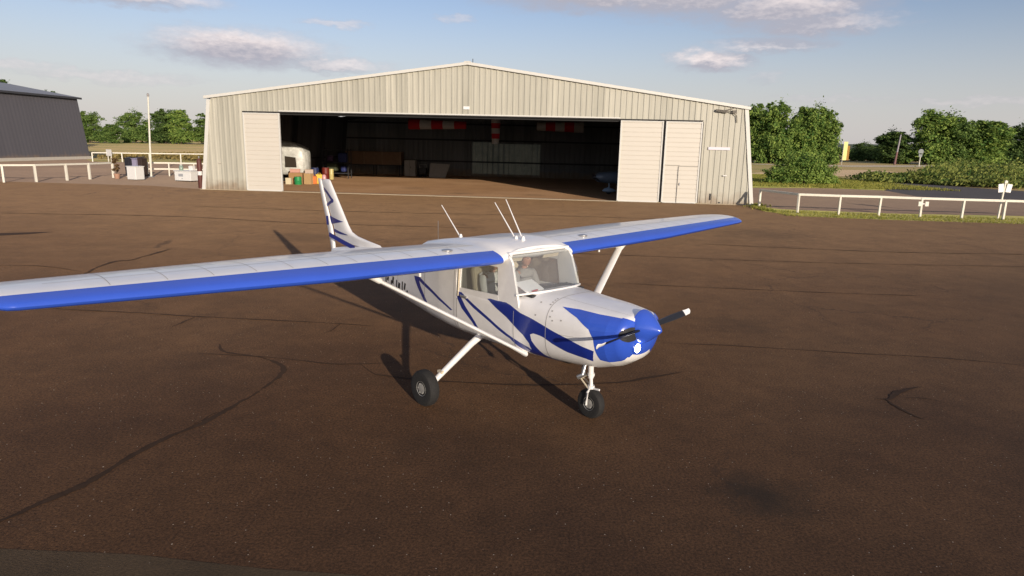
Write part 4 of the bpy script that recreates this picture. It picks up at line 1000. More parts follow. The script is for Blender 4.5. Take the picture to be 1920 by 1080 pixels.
# ================================================================ FENCES
FW=mat('white_fence_paint',(.78,.74,.62),.6,noise=.12,nscale=6)
def fence(posts,h,label,pw=.10,rails=((1.0,),),round_=False,lean=0):
    o=posts[0];e=empty('fence',(o[0],o[1],0),label=label,cat='fence')
    P=[Vector((x-o[0],y-o[1],0)) for x,y in posts]
    for i,p in enumerate(P):
        d=(P[min(i+1,len(P)-1)]-P[max(i-1,0)]);a=math.atan2(d.y,d.x)
        m=MB();l=random.uniform(-.02,.02);m.bar(p+Vector((0,0,-.03)),p+Vector((l,l*.3,h)),pw,pw*.8,up=(math.cos(a),math.sin(a),0));m.build('post',FW,e,bevel=.01)
    for hr in rails[0]:
        for a,b in zip(P,P[1:]):
            m=MB();m.bar(a+Vector((0,0,h*hr-.03)),b+Vector((0,0,h*hr-.03)),.09,.11);m.build('rail',FW,e,bevel=.01)
fence([(13.02,35.6),(13.86,32.71),(15.71,32.37),(17.61,32.3),(19.40,31.95),(21.25,31.75),(23.12,31.61),(25.1,31.5),(27.0,31.35)],.92,'white post and rail fence running right from the hangar corner',pw=.11)
fence([(-36.9,40.2),(-34.9,40.3),(-32.8,40.4),(-30.76,40.49),(-29.6,41.6),(-29.0,43.6),(-28.55,45.25),(-28.32,47.54)],1.05,'white post and rail fence nearest the grey building',pw=.14)
fence([(-46.64,74.73),(-44.08,76.0),(-41.56,77.01),(-38.79,78.6),(-36.0,80.0)],1.0,'white post and rail fence at the far side of the left yard',pw=.14)
fence([(-28.3,49.2),(-27.42,50.41),(-26.14,51.05),(-24.3,51.2),(-22.4,51.3)],1.0,'white fence behind the thin pole, beside the hangar',pw=.11,rails=((1.0,.55),))

# ================================================================ YARD THINGS
WPL=mat('white_plastic',(.78,.77,.74),.45,noise=.06)
e=empty('bin',(-25.75,45.8,0),R(-20),label='square white bin standing in front of the left fence',cat='bin')
m=MB();m.box((0,0,.45),(.80,.70,.86));m.build('bin_body',WPL,e,bevel=.04)
m=MB();m.box((0,0,.90),(.86,.76,.05));m.build('lid',WPL,e,bevel=.015)
m=MB();
for x in(-.3,.3): m.box((x,0,.02),(.08,.6,.05))
m.build('foot',BLACKP,e)
def wheelie(x,y,mt,label,h=1.0):
    e=empty('wheelie_bin',(x,y,0),R(-15),label=label,cat='bin')
    m=MB();m.box((0,0,h*.46),(.36,.5,h*.86),taper=1.1);m.build('bin_body',mt,e,bevel=.02)
    m=MB();m.box((0,-.02,h*.93),(.40,.6,.05),rot=Matrix.Rotation(.06,3,'X'));m.build('lid',mt,e,bevel=.02)
    m=MB()
    for s in(1,-1): m.lathe([(.1,-.025),(.1,.025)],(s*.14,.30,.1),'x',16)
    m.build('wheel',RUBBER,e)
wheelie(-28.1,49.3,mat('black_bin_plastic',(.02,.02,.025),.5),'black wheelie bin behind the square white bin, on its left',1.45)
wheelie(-27.72,49.5,mat('lilac_bin_plastic',(.30,.28,.40),.5),'lilac-grey bin between the two dark wheelie bins',1.4)
wheelie(-27.33,49.6,mat('dark_brown_bin_plastic',(.04,.025,.02),.5),'dark brown wheelie bin right of the lilac-grey bin',1.5)
e=empty('table',(-22.1,45.4,0),R(-18),label='low white table box with small white things on top beside the hangar',cat='table')
m=MB();m.box((0,0,.36),(1.35,.70,.60));m.build('cabinet_body',WPL,e,bevel=.02);m=MB();m.box((0,0,.69),(1.45,.8,.05));m.build('table_top',WPL,e,bevel=.01)
m=MB();m.box((-.15,-.352,.42),(.38,.01,.18));m.box((-.05,-.352,.2),(.1,.01,.05));m.build('label_plate',mat('grey_plate',(.35,.36,.38),.5),e)
e=empty('container',(-21.75,45.5,.715),R(-18),label='small white container on the right half of the low white table',cat='container')
m=MB();m.box((0,0,.16),(.32,.3,.3));m.build('container_body',WPL,e,bevel=.03);m=MB();m.box((0,0,.33),(.2,.2,.04));m.build('lid',SEAT,e)
e=empty('glass_jar',(-22.4,45.35,.715),0,label='greenish glass jar on the left half of the low white table',cat='jar')
m=MB();m.lathe([(.12,0),(.13,.05),(.13,.26),(.08,.33),(.08,.36)],(0,0,0),'z',16);m.build('jar_body',mat('green_glass',(.25,.33,.27),.2),e,smooth=40);m=MB();m.lathe([(.085,.36),(.085,.40)],(0,0,0),'z',16);m.build('lid',WPL,e)
e=empty('gas_cylinder',(-18.55,39.75,0),0,label='rusty red-brown gas cylinder with a white band beside the hangar corner',cat='gas cylinder')
m=MB();m.lathe([(.13,.0),(.14,.03),(.14,.75)],(0,0,0),'z',20);m.lathe([(.14,.98),(.14,1.55),(.11,1.66),(.05,1.72)],(0,0,0),'z',20);m.build('bottle',mat('rusty_cylinder_paint',(.13,.04,.03),.6,noise=.4),e,smooth=40)
m=MB();m.lathe([(.143,.75),(.143,.98)],(0,0,0),'z',20);m.build('white_band',WPL,e,smooth=40)
m=MB();m.lathe([(.03,1.72),(.03,1.8),(.05,1.8),(.05,1.84)],(0,0,0),'z',10);m.build('valve',STEEL,e)
e=empty('light_pole',(-26.53,49.19,0),label='tall thin pale pole standing behind the left fence',cat='pole')
m=MB();m.tube([(0,0,0),(.1,0,2.2),(.28,0,5.7)],[.075,.065,.05],10);m.build('pole_shaft',FW,e,smooth=50)
m=MB();m.lathe([(.07,5.68),(.08,5.72),(.08,5.85),(.02,5.92)],(.28,0,0),'z',10);m.build('lamp_head',mat('grey_lamp',(.3,.28,.27),.5),e)
m=MB();m.box((0,0,.02),(.35,.35,.06));m.build('base_plate',STEEL,e)
# tyres stacked on a post, brown
e=empty('plant_pot',(-27.45,46.5,0),label='tall brown potted shrub at the end of the near left fence',cat='plant')
m=MB();m.lathe([(.14,0),(.20,.30),(.22,.30),(.22,.34),(.17,.34)],(0,0,0),'z',18);m.build('pot',mat('terracotta',(.42,.24,.16),.8),e,smooth=40)

e=empty('notice_board',(-45.0,75.2,0),R(-30),label='small white notice board beside the far left fence, near the grey building',cat='sign')
m=MB()
for x in(-.3,.3): m.bar((x,0,0),(x,0,1.1),.08,.08)
m.build('post',FW,e);m=MB();m.box((0,-.05,1.0),(1.0,.04,.7));m.build('board',WPL,e)
# ================================================================ FOLIAGE
def leafmat(name,c1,c2,sc=.6):
    m=bpy.data.materials.new(name);m.use_nodes=True;nt=m.node_tree;nt.nodes.clear()
    o=node(nt,'ShaderNodeOutputMaterial');d=node(nt,'ShaderNodeBsdfPrincipled');d.inputs['Roughness'].default_value=.75;d.inputs['Specular IOR Level'].default_value=.25
    t=node(nt,'ShaderNodeBsdfTranslucent');mx=node(nt,'ShaderNodeMixShader');mx.inputs[0].default_value=.28
    tc=node(nt,'ShaderNodeTexCoord');n=node(nt,'ShaderNodeTexNoise');n.inputs['Scale'].default_value=sc;n.inputs['Detail'].default_value=5;lk(nt,tc.outputs['Object'],n.inputs['Vector'])
    gi=node(nt,'ShaderNodeNewGeometry')
    ad=node(nt,'ShaderNodeMath',operation='MULTIPLY_ADD');ad.inputs[1].default_value=.5;lk(nt,gi.outputs['Random Per Island'],ad.inputs[0]);lk(nt,n.outputs[0],ad.inputs[2])
    mr=node(nt,'ShaderNodeMapRange');mr.inputs[1].default_value=.45;mr.inputs[2].default_value=1.05;lk(nt,ad.outputs[0],mr.inputs[0])
    cm=node(nt,'ShaderNodeMix',data_type='RGBA');cm.inputs[6].default_value=(*c1,1);cm.inputs[7].default_value=(*c2,1);lk(nt,mr.outputs[0],cm.inputs[0])
    lk(nt,cm.outputs[2],d.inputs['Base Color']);lk(nt,cm.outputs[2],t.inputs[0]);lk(nt,d.outputs[0],mx.inputs[1]);lk(nt,t.outputs[0],mx.inputs[2]);lk(nt,mx.outputs[0],o.inputs[0])
    return m
LEAF=[leafmat('leaf_mid_green',(.05,.11,.025),(.24,.34,.08)),leafmat('leaf_fresh_green',(.065,.15,.03),(.32,.42,.09)),leafmat('leaf_dark_green',(.032,.075,.02),(.16,.235,.06))]
BARK=mat('bark',(.10,.075,.05),.9,noise=.4,nscale=6)
def crown_mesh(name,seed,n,leaf,lobes,mt,flat=0):
    """lobes: (x,y,z,rx,ry,rz); leaf quads in shells round every lobe with uneven density"""
    rnd=random.Random(seed);V=[];F=[]
    tot=sum(l[3]*l[4]+l[3]*l[5] for l in lobes)
    for (cx,cy,cz,rx,ry,rz) in lobes:
        k=int(n*(rx*ry+rx*rz)/tot);sub=[]
        for _ in range(max(5,k//60)):
            a,b=rnd.uniform(0,2*PI),math.acos(rnd.uniform(-.75,1));r=rnd.uniform(.5,1.02) if rnd.random()<.86 else rnd.uniform(1.02,1.32)
            sub.append((cx+rx*r*math.sin(b)*math.cos(a),cy+ry*r*math.sin(b)*math.sin(a),cz+rz*r*math.cos(b)))
        for q in range(k):
            sx,sy,sz=rnd.choice(sub);s=.20*min(rx,rz)
            x,y,z=rnd.gauss(sx,s),rnd.gauss(sy,s),rnd.gauss(sz,s*.8)
            if z<.05: z=abs(z)+.05
            nn=Vector((rnd.gauss(0,1),rnd.gauss(0,1),rnd.gauss(.3,1))).normalized()
            nn=(nn+Vector((x-cx,y-cy,(z-cz)+.2*rz)).normalized()*1.0).normalized()
            u=nn.orthogonal().normalized();w=nn.cross(u);ang=rnd.uniform(0,2*PI);u,w=u*math.cos(ang)+w*math.sin(ang),w*math.cos(ang)-u*math.sin(ang)
            l=leaf*rnd.uniform(.6,1.4);o=len(V);c=Vector((x,y,z))
            V+= [tuple(c-u*l),tuple(c+w*l*.55+nn*l*.12),tuple(c+u*l),tuple(c-w*l*.55+nn*l*.12)];F.append((o,o+1,o+2,o+3))
    me=bpy.data.meshes.new(name);me.from_pydata(V,[],F);me.materials.append(mt);return me
def trunk_mesh(h,r,seed,crown_z):
    rnd=random.Random(seed);m=MB();m.tube([(0,0,-.1),(rnd.uniform(-.1,.1),0,h*.35),(rnd.uniform(-.3,.3),rnd.uniform(-.3,.3),h*.8)],[r,r*.7,r*.22],8)
    for k in range(7):
        a=rnd.uniform(0,2*PI);z=h*rnd.uniform(.25,.6);L=h*rnd.uniform(.2,.35);m.tube([(0,0,z),(L*.5*math.cos(a),L*.5*math.sin(a),z+L*.45),(L*.85*math.cos(a),L*.85*math.sin(a),z+L*.95)],[r*.4,r*.25,r*.08],6)
    me=bpy.data.meshes.new('trunk');me.from_pydata(m.v,[],m.f);me.materials.append(BARK);return me
def make_lobes(rnd,R_,Hh,n,low=.02):
    L=[(0,0,Hh*.5,R_*.66,R_*.66,Hh*.42),(0,0,Hh*.2,R_*.8,R_*.8,Hh*.2)]
    for i in range(n):
        a=2*PI*i/n+rnd.uniform(-.4,.4);t=rnd.uniform(low,.80);rr=R_*(.68 if t<.6 else .42)*rnd.uniform(.7,1.05);s=R_*rnd.uniform(.28,.48)
        L.append((rr*math.cos(a),rr*math.sin(a),Hh*t+s*.3,s,s,s*rnd.uniform(.8,1.3)))
    for k in range(3): 
        s=R_*rnd.uniform(.2,.32);L.append((rnd.uniform(-.35,.35)*R_,rnd.uniform(-.35,.35)*R_,Hh-s*1.1,s,s,s*1.25))
    return L
PROTO=[]
for i,(r_,h_,n_) in enumerate([(4.6,13,12),(4.2,12,14),(5.2,11.5,13),(3.6,13.5,13)]):
    rnd=random.Random(40+i);lo=make_lobes(rnd,r_,h_,n_)
    PROTO.append((crown_mesh('crown',60+i,15000,.27,lo,LEAF[0]),trunk_mesh(h_*.8,.28,i,3),r_,h_))
def tree(x,y,h,w,p,label,group=None,mt=0,rz=None,name='broadleaf_tree'):
    c,t,r_,h_=PROTO[p];e=empty(name,(x,y,-.03),random.uniform(0,6.28) if rz is None else rz,label=label,cat='tree',group=group)
    s=(w/r_,w/r_,h/h_)
    o=bpy.data.objects.new('crown',c);COL.objects.link(o);o.parent=e;o.scale=s
    if mt: 
        o.material_slots[0].link='OBJECT';o.material_slots[0].material=LEAF[mt]
    o=bpy.data.objects.new('trunk',t);COL.objects.link(o);o.parent=e;o.scale=s
G1='trees behind the right end of the hangar';G2='trees beyond the green bank on the right';G3='trees between the grey building and the hangar'
for a in[(55.5,160,12.8,4.8,0,'leftmost tree of the right-hand clump, half hidden by the hangar corner',G1,1),(61,163,13.8,4.6,3,'tallest tree of the clump right of the hangar, with a spiky darker top',G1,0),(59.5,156,12.6,5.0,2,'round bright tree left of the spiky topped tree, right of the hangar',G1,1),
 (66.5,158,12.8,4.6,1,'bright green tree in the middle of the clump right of the hangar',G1,1),(71.5,162,12.9,4.6,2,'mid green tree second from the right in the clump beside the hangar',G1,1),(72.8,160,12.0,3.4,3,'narrow tree at the right end of the clump, beside the yellow banner',G1,1),
 (67,172,7,4.5,2,'low dark tree at the foot of the clump beside the yellow banner',G1,2)]: tree(*a)
for a in[(106.5,192,8.8,5.8,1,'small dark tree at the left end of the far right trees, behind the grey pole',G2,2),(113.5,188,14.2,6.6,0,'tallest rounded tree of the far right trees',G2,1),(121,190,13.2,7.0,2,'broad mid green tree right of the tallest far right tree',G2,0),
 (129,188,12.2,7.2,1,'leafy tree behind the middle of the green bank',G2,1),(136,196,11.9,7.6,1,'dark tree second from the right edge',G2,2),(143.5,194,11.2,6,2,'dark tree at the right edge of the photo',G2,2),(151,197,12.5,6,0,'dark tree cut by the right edge of the photo',G2,2),
 (126,200,12,6,3,'dark tree seen between the broad tree and the leafy tree',G2,2),(110,199,9,5,2,'dark round tree just right of the grey pole',G2,2)]: tree(*a)
for a in[(118,232,6.0,5,2,'low tree in the gap between the two right-hand clumps',None,2),(128,240,5.2,5.5,1,'lower bushy tree in the gap, right of the low one',None,2),(109,236,4.2,4.5,0,'smallest dark tree in the gap beside the yellow banner',None,2)]: tree(*a)
for a in[(-147.5,236,10.2,4.8,0,'tree against the right end of the grey building',G3,0),(-141,238,6.5,4,1,'low tree just right of the one at the grey building',G3,0),(-146,262,11.4,6.0,2,'leftmost tree of the clump behind the thin pole',G3,0),(-136.5,266,12.6,6.2,0,'tree right behind the thin pole',G3,2),
 (-128.5,262,12.8,5.4,1,'tallest tree of the clump right of the thin pole',G3,1),(-121.5,268,11.8,5.6,3,'tree next to the left wall of the hangar',G3,0),(-115,266,10.6,5.5,2,'tree mostly hidden by the left wall of the hangar',G3,0),(-152,300,6.5,6,1,'low pale tree left of the clump behind the pole',G3,0)]: tree(*a)
tree(-112,150,13.6,5.5,0,'dark treetop showing above the roof of the grey building',None,2);tree(-104,152,12.0,5,1,'smaller treetop showing above the roof slope of the grey building',None,2)
# far hedges as one mass
def mass(name,area,n,leaf,mt,label,hfun):
    rnd=random.Random(5);V=[];F=[]
    cl=[area(rnd) for _ in range(n//40)]
    for _ in range(n):
        cx,cy=rnd.choice(cl);x,y=rnd.gauss(cx,leaf*4),rnd.gauss(cy,leaf*4);h=hfun(x,y)*(.75+.35*math.sin(cx*1.7)*math.cos(cy*2.3));z=max(.02,h*rnd.random()**.45)
        nn=Vector((rnd.gauss(0,1),rnd.gauss(-.4,1),rnd.gauss(.6,1))).normalized();u=nn.orthogonal().normalized();w=nn.cross(u);l=leaf*rnd.uniform(.5,1.4);c=Vector((x,y,z));o=len(V)
        V+=[tuple(c-u*l),tuple(c+w*l*.6),tuple(c+u*l),tuple(c-w*l*.6)];F.append((o,o+1,o+2,o+3))
    me=bpy.data.meshes.new(name);me.from_pydata(V,[],F);me.materials.append(mt);o=bpy.data.objects.new(name,me);COL.objects.link(o);return tag(o,label,name.replace('_',' '),kind='stuff')
mass('undergrowth',lambda r:(lambda x:(x,r.uniform(62.5+max(0,(44-x))*1.6,66+(x-36)*1.1)))(r.uniform(37,66)),34000,.16,leafmat('bank_leaves',(.06,.12,.025),(.32,.34,.08)),'tangled green undergrowth on the bank beside the dark road',lambda x,y:max(.2,(.25+min(1.0,(x-36)*.07)+max(0,min(.7,(y-64)*.06)))*(1+.35*math.sin(x*.9+y*.3)*math.cos(y*1.1))))
mass('hedgerow',lambda r:(r.uniform(-330,-160),r.uniform(395,410)),5000,.9,LEAF[2],'far hedgerow on the left horizon',lambda x,y:6.5)
mass('hedge_line',lambda r:(r.uniform(95,420),r.uniform(300,330)),9000,.8,LEAF[2],'far dark hedge line behind the right trees',lambda x,y:5.0)
mass('meadow_weeds',lambda r:(r.uniform(-52,-34),r.uniform(84,130)),9000,.22,leafmat('dry_weeds',(.14,.11,.03),(.40,.30,.11)),'dry yellow weeds in the field beyond the left yard',lambda x,y:.55)
# rounded shrub right of the hangar
lo=[(0,0,1.1,1.9,1.4,1.2),(-1.5,.1,.9,1.3,1.2,1.0),(1.6,0,.9,1.3,1.1,1.0),(-.5,-.3,1.7,1.1,1.0,1.0),(.9,0,1.7,1.0,1.0,.9),(2.4,.1,.6,.9,.8,.7),(-2.5,0,.7,.8,.8,.7)]
e=empty('shrub',(26.0,61.5,-.03),.0,label='wide rounded green shrub on the grass right of the hangar',cat='shrub')
me=crown_mesh('foliage',9,15000,.10,[(x,y,z,rx*1.08,ry,rz) for x,y,z,rx,ry,rz in lo],LEAF[1]);o=bpy.data.objects.new('foliage',me);COL.objects.link(o);o.parent=e
m=MB()
for k in range(7): a=k*.9;m.tube([(math.cos(a)*.2,math.sin(a)*.1,0),(math.cos(a)*.9,math.sin(a)*.4,1.4)],[.04,.015],6)
m.build('stems',BARK,e)
# shrub in the pot
pot=[o for o in bpy.data.objects if o.name=='plant_pot'][0]
me=crown_mesh('foliage',3,900,.05,[(0,0,.85,.24,.24,.42),(0,0,1.15,.18,.18,.25)],leafmat('brown_leaves',(.05,.035,.02),(.25,.15,.06),4));o=bpy.data.objects.new('foliage',me);COL.objects.link(o);o.parent=pot
m=MB();m.tube([(0,0,.3),(0,.02,1.1)],[.025,.01],6);m.build('stem',BARK,pot)
# grass tufts on the verges: stuff
def tufts(name,area,n,mt,label,h):
    rnd=random.Random(3);V=[];F=[]
    for _ in range(n):
        x,y=area(rnd)
        for b in range(3):
            a=rnd.uniform(0,PI);hh=h*rnd.uniform(.4,1.3);w=hh*.16;dx,dy=math.cos(a)*w,math.sin(a)*w;lx,ly=rnd.gauss(0,hh*.35),rnd.gauss(0,hh*.35);o=len(V)
            V+=[(x-dx,y-dy,-.01),(x+dx,y+dy,-.01),(x+lx,y+ly,hh)];F.append((o,o+1,o+2))
    me=bpy.data.meshes.new(name);me.from_pydata(V,[],F);me.materials.append(mt);o=bpy.data.objects.new(name,me);COL.objects.link(o);tag(o,label,'grass',kind='stuff')
GL=leafmat('grass_blades',(.16,.19,.035),(.46,.42,.09),.8)
def va(r):
    x=r.uniform(12.6,45);y0=31.0-(x-13.5)*.12;return x,r.uniform(y0,y0+2.6) if r.random()<.8 else y0+r.gauss(0,.25)
tufts('grass_tufts',va,9000,GL,'short yellow-green grass growing along the white fence',.07)
tufts('meadow_grass',lambda r:(r.uniform(14.5,37),r.uniform(55.8,82)),16000,GL,'short yellow-green grass beyond the right-hand tarmac',.16)
# weeds at the hangar foot
tufts('wall_weeds',lambda r:(lambda t:(13.2+r.gauss(0,.25),36.4+r.gauss(0,.3)) if t<.5 else (12.7+r.gauss(0,.2),34.2+r.gauss(0,.6)))(r.random()),500,GL,'weeds at the foot of the hangar right corner',.12)

# ================================================================ SIGNS AND POLES ON THE RIGHT
e=empty('marker_sign',(23.3,32.15,0),label='white two-winged marker sign on a thin post behind the white fence',cat='sign')
m=MB();m.bar((-.03,0,0),(.0,0,1.0),.07,.07);m.bar((.0,0,1.0),(.04,0,1.82),.07,.07);m.build('post',FW,e,bevel=.008)
m=MB()
for s in(1,-1): m.box((s*.19+.02,-.05,1.45),(.26,.03,.40),rot=Matrix.Rotation(s*.12,3,'Y'))
m.build('sign_board',mat('white_sign_face',(.82,.80,.76),.5,noise=.05),e,bevel=.02)
m=MB();m.box((.04,-.04,1.74),(.14,.05,.12));m.build('sign_cap',FW,e,bevel=.01)
e=empty('reflector_pair',(19.40,31.84,.50),label='pair of small white square plates fixed either side of a fence post',cat='sign')
m=MB()
for s in(1,-1): m.box((s*.16,-.03,.14),(.17,.025,.22))
m.build('plate',FW,e,bevel=.006);m=MB();m.box((0,.0,.14),(.5,.02,.03));m.build('bracket',STEEL,e)
e=empty('banner',(76.58,158.2,0),label='tall narrow yellow banner on a pole beside the right-hand clump of trees',cat='banner')
m=MB();m.tube([(-.55,0,0),(-.55,0,5.4)],.06,8);m.build('pole_shaft',FW,e)
m=MB();m.box((-.05,0,3.15),(.85,.05,4.2));m.build('banner_cloth',mat('yellow_cloth',(.80,.74,.28),.8),e)
m=MB();m.box((.65,0,2.7),(.5,.05,3.3));m.build('orange_edge',mat('orange_cloth',(.33,.17,.03),.8),e)
e=empty('mast',(98.5,176.0,0),label='grey mast with a dark red lower part in front of the far right trees',cat='mast')
m=MB();m.tube([(0,0,3.2),(.35,0,7.6)],[.22,.16],8);m.build('upper_mast',mat('mast_grey',(.34,.31,.32),.6),e);m=MB();m.tube([(-.25,0,0),(0,0,3.2)],[.3,.25],8);m.build('lower_mast',mat('mast_red',(.20,.10,.09),.6),e)
e=empty('round_sign',(95.3,160.3,0),label='grey round-topped road sign on a white post before the far right trees',cat='sign')
m=MB();m.tube([(0,0,0),(0,0,2.2)],.11,8);m.build('post',FW,e);m=MB();m.lathe([(.62,-.03),(.62,.03)],(0,0,3.4),'y',24);m.box((0,0,2.6),(.8,.06,.8));m.build('sign_face',mat('grey_sign_back',(.20,.22,.22),.6),e)
e=empty('shed',(-171,292,0),R(-30),label='small white shed in the far field on the left',cat='shed')
m=MB();m.box((0,0,2.2),(2.8,2.6,3.0));m.build('wall',mat('white_wall',(.7,.68,.6),.7),e);m=MB();m.add([(-1.6,-1.5,3.7),(1.6,-1.5,3.7),(1.6,1.5,3.7),(-1.6,1.5,3.7),(-1.6,0,4.3),(1.6,0,4.3)],[(0,1,5,4),(2,3,4,5),(0,4,3),(1,2,5),(3,2,1,0)]);m.build('roof',mat('grey_roof',(.35,.33,.3),.7),e)

# ================================================================ GREY BUILDING
GB=empty('grey_shed_building',(-52.4,83.0,0),label='dark grey metal shed building with a low pitched roof at the left edge',cat='building')
GM=sheetmat('dark_grey_cladding',(.105,.098,.105),.10,1,1.0,.55,streak=.08)
d=Vector((-1.2,-12.5,0)).normalized();nv=Vector((d.y,-d.x,0))   # d toward the camera, nv outward left
nv=Vector((-1,.096,0)).normalized()
L_=32;Wd=20;ez=7.15
def gp(a,b,z): return tuple(d*a+nv*b+Vector((0,0,z)))
m=MB()
K=64
for i in range(K):
    a0=i*L_/K;a1=(i+1)*L_/K;am=a0+(a1-a0)*.5
    for (p,q,o1,o2) in((a0,am,0,-.012),(am,a1,-.012,0)):
        m.add([gp(p,-.35+o1,.30),gp(q,-.35+o2,.30),gp(q,.55+o2,ez),gp(p,.55+o1,ez)],[(0,1,2,3)])
m.add([gp(0,-.35,.3),gp(0,.55,ez),gp(0,Wd/2,ez+1.45),gp(0,Wd-.5,ez),gp(0,Wd+.35,.3)],[(0,1,2,3,4)]);m.add([gp(L_,-.35,.3),gp(L_,.55,ez),gp(L_,Wd/2,ez+1.45),gp(L_,Wd-.5,ez),gp(L_,Wd+.35,.3)],[(0,1,2,3,4)])
m.add([gp(0,Wd+.35,.3),gp(L_,Wd+.35,.3),gp(L_,Wd-.5,ez),gp(0,Wd-.5,ez)],[(0,1,2,3)])
m.build('wall',GM,GB)
m=MB()
for (b0,z0,b1,z1) in((.25,ez-.02,Wd/2,ez+1.57),(Wd/2,ez+1.57,Wd-.2,ez-.02)):
    m.add([gp(-.3,b0,z0),gp(L_+.3,b0,z0),gp(L_+.3,b1,z1),gp(-.3,b1,z1),gp(-.3,b0,z0+.10),gp(L_+.3,b0,z0+.10),gp(L_+.3,b1,z1+.10),gp(-.3,b1,z1+.10)],[(0,1,2,3),(4,5,6,7),(0,1,5,4),(2,3,7,6),(0,3,7,4),(1,2,6,5)])
m.build('roof',sheetmat('grey_roof_sheet',(.27,.265,.26),.12,1,1.0,.5),GB)
m=MB();m.bar(gp(-.3,.20,ez-.03),gp(L_+.3,.20,ez-.03),.14,.22);m.build('gutter',mat('dark_gutter',(.05,.05,.055),.5),GB)
m=MB();m.bar(gp(-.02,-.42,.15),gp(L_,-.42,.15),.25,.34);m.build('plinth',mat('cream_plinth',(.55,.50,.42),.8,noise=.1),GB)

# ================================================================ HILLS
m=MB();o=0;xs=[-2600+i*40 for i in range(131)]
for x in xs:
    h=10+5*math.sin(x*.0031)+3*math.sin(x*.011+1)+ (16+3*math.sin(x*.006) if x>500 else 16*max(0,(x-100)/400) if x>100 else 0)
    for yy,f in((1750,0),(1900,.8),(2050,1.0),(2400,1.05)): m.v.append((x,yy+60*math.sin(x*.004),h*f-.5))
for i in range(len(xs)-1):
    for k in range(3): m.f.append((i*4+k,i*4+k+1,(i+1)*4+k+1,(i+1)*4+k));m.m.append(0)
tag(m.build('hills',mat('wooded_hill',(.05,.08,.035),.9,col2=(.09,.11,.05),nscale=.02,noise=.2),smooth=80),'low wooded hills on the horizon',kind='structure')

# ================================================================ SKY, SUN, CAMERA
SUN_AZ=R(-66.0);SUN_EL=R(11.7)     # azimuth from +x
w=bpy.data.worlds.new('World');scene.world=w;w.use_nodes=True;nt=w.node_tree;bg=nt.nodes['Background']
sky=node(nt,'ShaderNodeTexSky',sky_type='NISHITA');sky.sun_disc=False;sky.sun_elevation=SUN_EL;sky.sun_rotation=PI/2-SUN_AZ;sky.altitude=100;sky.air_density=1.0;sky.dust_density=.6;sky.ozone_density=1.6
bg.inputs[1].default_value=.10
tc=node(nt,'ShaderNodeTexCoord');sp=node(nt,'ShaderNodeSeparateXYZ');lk(nt,tc.outputs['Generated'],sp.inputs[0])
az=node(nt,'ShaderNodeMath',operation='ARCTAN2');lk(nt,sp.outputs[0],az.inputs[0]);lk(nt,sp.outputs[1],az.inputs[1])
el=node(nt,'ShaderNodeMath',operation='ARCSINE');lk(nt,sp.outputs[2],el.inputs[0])
cb=node(nt,'ShaderNodeCombineXYZ');lk(nt,az.outputs[0],cb.inputs[0]);lk(nt,el.outputs[0],cb.inputs[1])
dg=node(nt,'ShaderNodeVectorMath',operation='SCALE');dg.inputs['Scale'].default_value=180/PI;lk(nt,cb.outputs[0],dg.inputs[0])   # degrees
def wnoise(sc,vec,det=6,ro=.6):
    n=node(nt,'ShaderNodeTexNoise');n.inputs['Scale'].default_value=sc;n.inputs['Detail'].default_value=det;n.inputs['Roughness'].default_value=ro;lk(nt,vec,n.inputs['Vector']);return n
st=node(nt,'ShaderNodeVectorMath',operation='MULTIPLY');st.inputs[1].default_value=(1,2.4,1);lk(nt,dg.outputs[0],st.inputs[0])
nz=wnoise(.55,st.outputs[0],8,.62)
sb=node(nt,'ShaderNodeVectorMath',operation='SUBTRACT');sb.inputs[1].default_value=(.5,.5,.5);lk(nt,nz.outputs['Color'],sb.inputs[0])
sc_=node(nt,'ShaderNodeVectorMath',operation='MULTIPLY');sc_.inputs[1].default_value=(5.0,1.7,0);lk(nt,sb.outputs[0],sc_.inputs[0])
wp=node(nt,'ShaderNodeVectorMath',operation='ADD');lk(nt,dg.outputs[0],wp.inputs[0]);lk(nt,sc_.outputs[0],wp.inputs[1])
# azimuth, elevation, half width, half height (degrees), strength
CL=[(-21.5,6.6,7.2,1.6,1.0),(-15.0,5.7,5.2,.7,.7),(-30.5,9.6,8.5,.9,.9),(-33.5,12.5,9,1.8,.8),(6.5,11.7,11,1.6,1.0),(13.5,11.4,9,1.8,1.0),(20.5,10.3,7.6,1.7,1.0),(22.5,9.2,6,1.0,.9),(28.5,11.3,8,.9,.85),(15.6,6.8,3.6,.95,.95),(20.0,7.9,5.2,.7,.7),(-14.5,8.9,2.8,.38,.5),(-5,9.6,1.6,.35,.4),(-30.5,4.0,6.5,.45,.42),(-36,4.4,3,.4,.4),(19.6,5.5,1.4,.6,.28),(34,3.6,6,.35,.35),(24,3.9,5,.22,.25),
 (0,17,16,2.5,.8),(0,62,260,38,.6),(180,62,260,38,.6),(-24,19,12,2.2,.7),(30,18,12,2.4,.8),(75,9,14,2.2,.8),(60,15,10,1.8,.6),(-70,8,16,2.0,.8),(110,12,18,2.5,.8),(-120,10,16,2.2,.6)]  # the two broad overhead entries are unseen cloud added to brighten the fill
